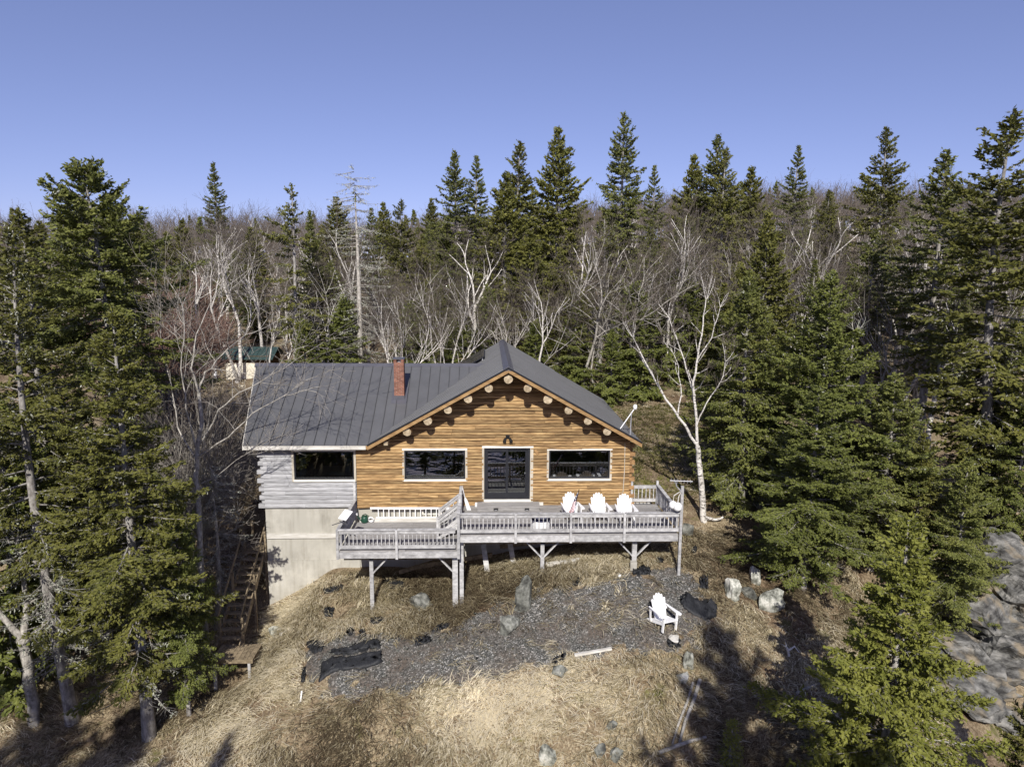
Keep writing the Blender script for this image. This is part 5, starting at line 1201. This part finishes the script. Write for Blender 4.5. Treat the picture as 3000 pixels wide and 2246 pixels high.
# ---- behind the cabin: the trees that stand out against the sky
BK = [('narrow', 620, 473, 48, 'slim far spruce on the skyline left of the bare birches'), ('tuft', 838, 535, 21, 'sparse spruce with tufted top and pale trunk left of the dead snag'),
 ('narrow', 905, 612, 26, 'small pointed spruce just right of the tufted spruce'), ('full', 995, 572, 40, 'dark spruce behind the dead snag on its left'), ('narrow', 1085, 605, 42, 'narrow spruce right behind the dead snag'),
 ('full', 1120, 590, 55, 'distant spruce on the skyline right of the dead snag'), ('ragged', 1195, 582, 34, 'ragged spruce on the skyline above the chimney'), ('full', 1268, 578, 70, 'small far spruce on the skyline above the roof ridge'),
 ('tall', 1330, 437, 33, 'tall lichen-hung spruce, left one of the pair above the gable'), ('narrow', 1400, 452, 34, 'tall spruce, right one of the pair above the gable'), ('full', 1470, 500, 27, 'green spruce directly above the gable peak'),
 ('ragged', 1525, 405, 32, 'thin tall spruce just right of the gable peak'), ('full', 1648, 368, 31, 'full pointed spruce on the skyline right of the gable'), ('tall', 1823, 325, 30, 'tallest spruce behind the cabin'),
 ('narrow', 1560, 545, 44, 'small distant spruce between the two tall ones right of the gable'), ('narrow', 1915, 480, 36, 'slim spruce half hidden by bare crowns right of the tallest'), ('tall', 2102, 390, 32, 'highest spruce of the clump above the forked birch'),
 ('full', 2042, 450, 34, 'left spruce of the clump above the forked birch'), ('ragged', 2152, 430, 31, 'right spruce of the clump above the forked birch'), ('full', 2195, 485, 36, 'lower right spruce of the clump above the forked birch'),
 ('narrow', 2345, 422, 38, 'lone narrow spruce on the right skyline'), ('ragged', 2572, 366, 24, 'big leaning spruce on the right skyline'), ('tuft', 1760, 600, 26, 'lichen-hung spruce with broken top behind the right roof slope'),
 ('dense', 1700, 880, 20, 'bright green young fir right behind the gable'), ('dense', 1880, 820, 19, 'dark green fir right of the roof'), ('dense', 2000, 760, 22, 'dense dark fir behind the forked birch'), ('full', 945, 800, 27, 'dense spruce behind the pale trunk left of the snag'),
 ('dense', 1000, 860, 22, 'low dark fir left of the dead snag foot'), ('dense', 1210, 880, 24, 'low dark fir behind the chimney'), ('dense', 1420, 830, 24, 'dark fir behind the roof ridge'), ('full', 1640, 720, 25, 'dark spruce behind the bare round tree'), ('dense', 1790, 960, 17, 'low bright fir at the right roof slope'),
 ('dense', 880, 930, 20, 'low dark fir behind the left part of the roof ridge'), ('dense', 1320, 930, 21, 'low dark fir left of the solar panels'), ('dense', 1580, 930, 19, 'young fir just behind the gable peak')]
for k, px, py, y, lb in BK: sp_at(k, px, py, y, lb, random.uniform(.9, 1.1), 'trees behind the cabin')
sp_at('dead', 1040, 558, 22, 'tall dead snag with broken top and lichen boughs behind the roof', 1.35, 'trees behind the cabin', name='dead_spruce')
BB = [('multi', 1155, 770, 17, 'white many-stemmed birch just left of the chimney'), ('multi', 1315, 690, 18, 'white many-stemmed birch just right of the chimney'), ('birch', 1395, 620, 24, 'tall pale birch behind the right-hand chimney birch'),
 ('birch2', 1585, 740, 18, 'twin white birch right behind the gable peak'), ('round', 1720, 560, 20, 'round-crowned bare tree behind the right roof slope'), ('birch2', 1990, 520, 22, 'tall white birch behind the forked one'), ('birch', 1770, 640, 27, 'bare birch between the tall spruces'),
 ('birch2', 665, 560, 27, 'tall bare birch above the cream shed'), ('birch', 560, 650, 30, 'white birch left of the cream shed'), ('birch', 745, 660, 30, 'slender birch right of the shed birch'), ('birch2', 790, 800, 22, 'short crooked birch right of the green shed roof'),
 ('birch2', 2290, 560, 26, 'white birch left of the lone skyline spruce'), ('birch', 2420, 560, 25, 'white birch right of the lone skyline spruce'), ('round', 2560, 620, 16, 'grey spreading bare tree in the right woods'), ('birch2', 2690, 570, 14, 'crooked white birch in the right woods'),
 ('birch', 2780, 770, 8, 'leaning white birch among the right-hand spruces'), ('round2', 2620, 720, 11, 'grey twin-trunked bare tree among the right-hand spruces'), ('round', 2110, 620, 21, 'round bare crown above the forked birch'), ('birch', 450, 720, 26, 'white birch in the left thicket'), ('birch2', 500, 830, 20, 'bare birch at the edge of the left thicket'),
 ('round2', 1860, 590, 19, 'bare spreading tree above the right eave'), ('round', 1520, 660, 28, 'bare tree behind the gable among spruces'), ('round', 1250, 690, 30, 'bare tree between the two chimney birches'), ('round2', 1075, 760, 28, 'bare tree at the foot of the dead snag')]
for k, px, py, y, lb in BB: ba_at(k, px, py, y, lb, random.uniform(.95, 1.2), 'bare trees behind the cabin', name='birch_tree' if 'birch' in lb else 'bare_tree')
for k, (px, py, y, lb) in enumerate([(440, 800, 12, 'reddish alder bush at the left of the thicket'), (520, 850, 14, 'reddish alder bush in the middle of the thicket'), (600, 870, 34, 'reddish alder bush behind the cream shed'), (400, 900, 9, 'reddish alder bush nearest the left spruces'), (470, 980, 10, 'low alder bush in front of the thicket'), (540, 760, 36, 'tall alder bush at the back of the thicket')]):
    ba_at('shrub', px, py, y, lb, 1.25, 'alder bushes left of the cabin', name='alder_bush')
# filler wood: individuals nobody could tell apart
def where(x, y):
    q = np.array([x, y, hz(x, y)+5])-CAM; px = 1500+FPX*(q@_r)/(q@_f)
    for lim, nm in ((430, 'above the left foreground spruces'), (760, 'around the cream shed'), (1010, 'left of the dead snag'), (1240, 'between the dead snag and the chimney'), (1480, 'between the chimney and the gable peak'), (1750, 'behind the right roof slope'), (2000, 'beyond the right eave'), (2300, 'behind the forked birch'), (2650, 'behind the right-hand spruces')):
        if px < lim: return nm
    return 'towards the right picture edge'
def depth_(y): return 'front row of the wood' if y < 24 else ('middle of the wood' if y < 40 else 'back of the wood')
def clear(x, y): return not (-12 < x < 9 and y < 17) and not (-23 < x < -14.5 and 20 < y < 32) and not (7 < x < 14 and y < 17)
rngf = random.Random(77); put = 0
while put < 230:
    y = rngf.uniform(14, 56); x = rngf.uniform(-.78, .82)*(y+28.2)+1
    if not clear(x, y) or (x < -4 and y < 24): continue
    b_ = hz(x, y); right = x > 0
    if rngf.random() < (.52 if x > -6 else .36):
        kk = rngf.choice(['full', 'narrow', 'dense', 'tall', 'ragged']); h = rngf.uniform(6.5, 11.5) if kk != 'dense' else rngf.uniform(5, 9); k_ = h/SPR[kk]['H']
        plant('spruce_tree', SPR[kk], (x, y, b_-.1), ('low bushy' if kk == 'dense' else {'full': 'broad', 'narrow': 'slim', 'tall': 'bare-stemmed', 'ragged': 'ragged'}[kk])+' spruce, '+depth_(y)+', '+where(x, y), 'tree', 'filler spruces of the wood '+where(x, y), k_*rngf.uniform(1.0, 1.25), k_, rngf.uniform(0, 6.28))
    else:
        kk = rngf.choice(['birch', 'birch2', 'round', 'round2', 'multi']); h = rngf.uniform(8.5, 13.5); k_ = h/BAR[kk]['H']
        plant('bare_tree', BAR[kk], (x, y, b_-.05), {'birch': 'single-stemmed white birch', 'birch2': 'twin-stemmed white birch', 'multi': 'many-stemmed white birch', 'round': 'grey round-crowned bare tree', 'round2': 'grey forked bare tree'}[kk]+', '+depth_(y)+', '+where(x, y), 'tree', 'filler bare trees of the wood '+where(x, y), k_*rngf.uniform(.9, 1.15), k_, rngf.uniform(0, 6.28))
    put += 1
# woods going on beyond both picture edges
rnge = random.Random(5)
for i in range(34):
    right = i % 2 == 0; y = rnge.uniform(-6, 16); x = (rnge.uniform(25, 40) if right else rnge.uniform(-42, -24)); kk = rnge.choice(['full', 'narrow', 'dense', 'tall', 'ragged']); h = rnge.uniform(6, 14) if kk != 'dense' else rnge.uniform(4, 7); k_ = h/SPR[kk]['H']
    plant('spruce_tree', SPR[kk], (x, y, hz(x, y)-.1), 'spruce of the wood beyond the '+('right' if right else 'left')+' picture edge', 'tree', 'trees beyond the '+('right' if right else 'left')+' picture edge', k_*1.1, k_, rnge.uniform(0, 6.28))
# trees on the shore behind the camera: they throw the shadows over the lower right slope
for kk, x, y, h, ws, lb in (('hero_r', 5.9, -37, 32.9, .7, 'tall shore spruce right of the viewpoint, seen only by its shadow'), ('full', -14.2, -37, 28.5, .8, 'shore spruce left of the viewpoint, seen only by its shadow'), ('full', -20.5, -37, 29, .8, 'leftmost near shore spruce, seen only by its shadow'), ('hero_r2', -17.3, -38, 29, .7, 'second shore spruce from the left, seen only by its shadow'), ('ragged', -11.0, -38, 27, .6, 'lower shore spruce left of the viewpoint, seen only by its shadow')):
    k_ = h/SPR[kk]['H']; plant('spruce_tree', SPR[kk], (x, y, hz(x, y)-.1), lb, 'tree', 'shore trees', k_*ws, k_, .3)
for i, (x, y, h) in enumerate(((-18.5, -12.5, 4.6), (-15.8, -13.2, 4.6), (-13.2, -12.6, 4.3), (-10.8, -13.4, 4.2), (-8.4, -13.8, 3.6))):  # young spruces added out of view to darken the lower left corner
    k_ = h/SPR['dense']['H']; plant('spruce_tree', SPR['dense'], (x, y, hz(x, y)-.1), 'unseen young spruce added for shade on the bank below the lower left picture edge', 'tree', 'young spruces added for shade on the bank', k_*1.1, k_, i*1.1)
for i, x in enumerate((-30, -27, -24.5, -21.5, -19.6, -17, -15, -12.4, -10.3, -8, -6.2, -3.6, 5.6, 7.4, 9.6, 11.5, 14, 16.8, 19.5, 23)):
    y = -38.5+1.8*math.sin(i*2.3); kk = ('full', 'narrow', 'tall', 'ragged')[i % 4]; k_ = (13+3*math.sin(i*1.7))/SPR[kk]['H']
    plant('spruce_tree', SPR[kk], (x, y, hz(x, y)-.1), 'shore spruce by the water, seen only mirrored in the windows', 'tree', 'shore trees by the water', k_, k_, i*1.3)
# ---- the far wooded hill: one mass of instanced trees
def far_mesh(seed):
    P = dict(wob=.13, up=.07, max=2, kids=[2, 2, 2], prob=.6, ang=(.4, .9), taper=.6); rng = np.random.default_rng(seed); S = []
    grow(S, (0, 0, -.3), (rng.normal(0, .08), rng.normal(0, .08), 1), 4.4, .12, 0, rng, P)
    p0 = np.array([s[0] for s in S]); p1 = np.array([s[1] for s in S]); r0 = np.array([s[2] for s in S]); r1 = np.array([s[3] for s in S]); lv = np.array([s[4] for s in S])
    v, f = tubes((p0, p1, np.maximum(r0, .012), np.maximum(r1, .006)), 3)
    tip = lv == 2; c = np.repeat(p1[tip], 2, 0)+rng.normal(0, .25, (tip.sum()*2, 3)); d = rng.normal(0, 1, c.shape)+[[0, 0, .8]]
    sv, sf = sprays(c, d, rng.uniform(.5, .9, len(c)), np.full(len(c), .02), rng)
    mi = np.r_[np.repeat((lv > 0).astype(int), 3), np.ones(len(sf), int)]
    return np_mesh('far_tree', np.r_[v, sv], np.r_[f, sf+len(v)], [M_birch if seed % 3 < 2 else M_greyb, M_twig], mi)
def far_wood(name, meshes, n, yr, label, seed, smin, smax):
    """one object: points on the hill, each carrying an instanced tree"""
    rng = np.random.default_rng(seed); y = np.sqrt(rng.uniform(yr[0]**2, yr[1]**2, n)); x = rng.uniform(-.84, .86, n)*(y+28); z = height(x, y)
    me = bpy.data.meshes.new(name); me.vertices.add(n); me.vertices.foreach_set('co', np.c_[x, y, z].astype(np.float32).ravel())
    for an_, arr in (('rot', rng.uniform(0, 6.28, n)), ('size', rng.uniform(smin, smax, n))):
        q = me.attributes.new(an_, 'FLOAT', 'POINT'); q.data.foreach_set('value', arr.astype(np.float32))
    q = me.attributes.new('pick', 'INT', 'POINT'); q.data.foreach_set('value', rng.integers(0, len(meshes), n).astype(np.int32)); me.update()
    o = link(name, me); ng = bpy.data.node_groups.new(name, 'GeometryNodeTree'); ng.interface.new_socket('Geometry', in_out='INPUT', socket_type='NodeSocketGeometry'); ng.interface.new_socket('Geometry', in_out='OUTPUT', socket_type='NodeSocketGeometry')
    N, L = ng.nodes, ng.links; gi, go = N.new('NodeGroupInput'), N.new('NodeGroupOutput'); ip = N.new('GeometryNodeInstanceOnPoints'); gt = N.new('GeometryNodeGeometryToInstance')
    for me2 in meshes:
        po = bpy.data.objects.new(name+'_source', me2); oi = N.new('GeometryNodeObjectInfo'); oi.inputs['Object'].default_value = po; L.new(oi.outputs['Geometry'], gt.inputs[0])
    def attr(nm, ty): a_ = N.new('GeometryNodeInputNamedAttribute'); a_.data_type = ty; a_.inputs[0].default_value = nm; return a_.outputs[0]
    ip.inputs['Pick Instance'].default_value = True; cx_ = N.new('ShaderNodeCombineXYZ'); L.new(attr('rot', 'FLOAT'), cx_.inputs[2])
    L.new(gi.outputs[0], ip.inputs['Points']); L.new(gt.outputs[0], ip.inputs['Instance']); L.new(attr('pick', 'INT'), ip.inputs['Instance Index']); L.new(cx_.outputs[0], ip.inputs['Rotation']); L.new(attr('size', 'FLOAT'), ip.inputs['Scale']); L.new(ip.outputs[0], go.inputs[0])
    md = o.modifiers.new('trees', 'NODES'); md.node_group = ng
    return tag(o, label, 'woods', kind='stuff')
fm = [far_mesh(s_) for s_ in (3, 4, 5, 6)]
far_wood('far_woods', fm, 1500, (50, 165), 'leafless brown woods covering the hill on the horizon', 5, .8, 1.25)
def far_sp(seed): 
    d = spruce(seed, 9, 1.9, .1, M_sp2, dens=.45, gap=.2, deadlow=0, whorl=.6, sz=.4); return d['crown']
far_wood('far_spruces', [far_sp(91), far_sp(92)], 110, (60, 160), 'dark spruces dotted through the far hillside woods', 8, .7, 1.15)
# ------------------------------------------------------------------ ground cover
rg = np.random.default_rng(99)
_p1, _p2, _p3, _p4 = ground(1440, 2060), ground(1300, 2120), ground(1650, 2150), ground(950, 2120)
PALE = [((_p1.x, _p1.y), 1.3, .4), ((_p2.x, _p2.y), .9, .25), ((_p3.x, _p3.y), 1.2, -.22), ((_p4.x, _p4.y), 1.5, -.2)]      # bleached mat and browner patches
def blades(name, nt_, per, xr, yr, ln, wd, mt, label, keep=None, up=(.1, .6), cat='grass', spread=.5, rad=.12, tone=(.5, .22)):
    """tufts of combed blades; each blade carries a tone"""
    x = rg.uniform(*xr, nt_); y = rg.uniform(*yr, nt_); k = np.ones(nt_, bool)
    if keep is not None: k &= keep(x, y)
    k &= ~((x > -9.1) & (x < 5.9) & (y > -.1) & (y < 8.1)); x, y = x[k], y[k]; nt_ = len(x)
    dirn = -1.57+1.1*np.sin(x*.8+y*.5)+.9*np.cos(y*1.0-x*.45)+rg.normal(0, .6, nt_)
    patch = .5+.25*np.sin(x*.55+1.3*np.sin(y*.5))+.25*np.sin(y*.8+1.1*np.sin(x*.43)+1)
    pale = np.zeros(nt_)
    for (gx, gy), gr, gv in PALE: pale += gv*np.exp(-((x-gx)**2+(y-gy)**2*1.8)/gr**2)
    tn = tone[0]+pale+(patch-.5)*1.0+rg.normal(0, tone[1]*.8, nt_); lf = rg.uniform(.6, 1.3, nt_); ut = rg.uniform(*up, nt_)
    ix = np.repeat(np.arange(nt_), per); n = len(ix); a = dirn[ix]+rg.normal(0, spread, n)
    bx, by = x[ix]+rg.normal(0, rad, n), y[ix]+rg.normal(0, rad, n); z = height(bx, by)
    d = unit(np.c_[np.cos(a), np.sin(a), ut[ix]*rg.uniform(.5, 1.5, n)]); L_ = rg.uniform(*ln, n)*lf[ix]; s_ = np.c_[-np.sin(a), np.cos(a), np.zeros(n)]*(rg.uniform(*wd, n)/2)[:, None]
    P0 = np.c_[bx, by, z-.01]; mid = P0+d*(L_*.5)[:, None]+np.c_[np.zeros((n, 2)), L_*.08]; tip = P0+d*L_[:, None]*[[1, 1, .5]]
    tip[:, 2] = np.maximum(tip[:, 2], height(tip[:, 0], tip[:, 1])+.01); mid[:, 2] = np.maximum(mid[:, 2], height(mid[:, 0], mid[:, 1])+.015)
    V = np.stack([P0-s_, P0+s_, mid+s_*.85, mid-s_*.85, tip], 1).reshape(-1, 3); b_ = np.arange(n)*5
    me = bpy.data.meshes.new(name); me.vertices.add(len(V)); me.vertices.foreach_set('co', V.astype(np.float32).ravel())
    lp = np.concatenate([np.c_[b_, b_+1, b_+2, b_+3], np.c_[b_+3, b_+2, b_+4]], 1).ravel().astype(np.int32)
    me.loops.add(len(lp)); me.loops.foreach_set('vertex_index', lp); me.polygons.add(2*n)
    me.polygons.foreach_set('loop_start', np.stack([np.arange(n)*7, np.arange(n)*7+4], 1).ravel().astype(np.int32))
    me.materials.append(mt); me.update(calc_edges=True); me.validate()
    q = me.attributes.new('tone', 'FLOAT', 'POINT'); q.data.foreach_set('value', np.repeat(np.clip(tn[ix]+rg.normal(0, tone[1], n), 0, 1), 5).astype(np.float32))
    return tag(link(name, me), label, cat, kind='stuff')
def offthings(x, y):
    k = np.ones(len(x), bool)
    for pl in NOGR: k &= ~inside(pl, x, y)
    return k
bald = lambda x, y: np.sin(x*1.15+1.7*np.sin(y*.9))*np.sin(y*1.35+1.4*np.sin(x*.8)+.6)+.35*np.sin(x*3.1+y*2.3) < .55
nog = lambda x, y: (~gmask(x, y) | (rg.random(len(x)) < .07)) & offthings(x, y) & (bald(x, y) | (rg.random(len(x)) < .25)) & ~inside(np.array([(-10.3, -4.2), (-8.4, -4.2), (-8.4, -2.8), (-9.1, -2.8), (-9.1, 1.6), (-10.3, 1.6)]), x, y)
blades('dry_grass', 14000, 13, (-10, 15), (-12.5, -.3), (.2, .5), (.014, .032), M_grass, 'matted straw-coloured dry grass on the slope', nog, (.06, .42), tone=(.5, .22))
blades('tall_grass', 1500, 16, (-8.5, 4), (-5.2, -1.3), (.35, .75), (.012, .026), M_grass, 'tall bleached grass tufts on the bank below the deck', lambda x, y: nog(x, y), (.4, 1.1), tone=(.66, .2))
blades('yard_grass', 6000, 8, (-26, 24), (1, 30), (.2, .45), (.025, .05), M_grass, 'dry grass on the yard beside and behind the cabin', None, tone=(.56, .2))
blades('shaded_grass', 3500, 10, (-22, -9), (-11, 2), (.2, .5), (.016, .036), M_grass, 'dry grass under the left-hand trees', nog, (.2, .8))
blades('green_yard', 2600, 9, (6.2, 15), (1.5, 17), (.12, .3), (.025, .05), M_weed, 'yellow-green grass on the slope right of the cabin', None, (.4, 1.2))
blades('green_weeds', 900, 10, (-8, 3), (-9, -3), (.06, .16), (.014, .03), M_weed, 'low green weeds at the edges of the gravel', lambda x, y: nog(x, y) & (np.sin(x*1.7+1)*np.sin(y*1.9) > .45), (.5, 1.5), 'weeds')
def chips(name, n, xr, yr, sz, mt, label, keep, cat, flat=.5):
    x = rg.uniform(*xr, n); y = rg.uniform(*yr, n); k = keep(x, y); x, y = x[k], y[k]; n = len(x); z = height(x, y); s_ = rg.uniform(*sz, n)
    A_ = rg.normal(0, 1, (n, 4, 3)); A_ = unit(A_)*s_[:, None, None]; A_[:, :, 2] *= flat; V = A_+np.c_[x, y, z+s_*flat*.4][:, None, :]
    b_ = np.arange(n)*4; F_ = np.concatenate([np.c_[b_, b_+1, b_+2], np.c_[b_, b_+2, b_+3], np.c_[b_, b_+3, b_+1], np.c_[b_+1, b_+3, b_+2]])
    return tag(link(name, np_mesh(name, V.reshape(-1, 3), F_, mt)), label, cat, kind='stuff')
chips('gravel_chips', 46000, (-8.5, 8.5), (-9, -3), (.012, .04), M_gravel, 'grey crushed stone chips below the deck', lambda x, y: gmask(x, y), 'gravel', .6)
chips('leaf_litter', 30000, (-12, 16), (-12, 0), (.02, .05), M_leaf, 'small brown leaves scattered over the slope', lambda x, y: nog(x, y) & ((np.sin(x*.7)+np.sin(y*.9+x*.3)+.6*(x > 6)+.7*(y < -8)) > .2), 'leaves', .3)
chips('loose_stones', 900, (-8.5, 8.5), (-9, -3), (.04, .11), M_rock, 'larger loose stones among the gravel', lambda x, y: gmask(x, y, .5), 'stones', .6)
chips('soil_litter', 42000, (-10, 15), (-12.5, -.3), (.015, .05), M_leaf, 'brown leaf bits and soil crumbs on the bare patches', lambda x, y: ~gmask(x, y) & offthings(x, y) & ~bald(x, y), 'leaves', .35)
blades('low_scrub', 700, 12, (-9, 14), (-12, -4.5), (.12, .34), (.006, .014), M_twig, 'low brown leafless scrub scattered over the slope', lambda x, y: nog(x, y) & (np.sin(x*.9+2)*np.sin(y*1.1+x*.3) > -.1), (1.2, 3.5), 'scrub', spread=2.2, rad=.16)
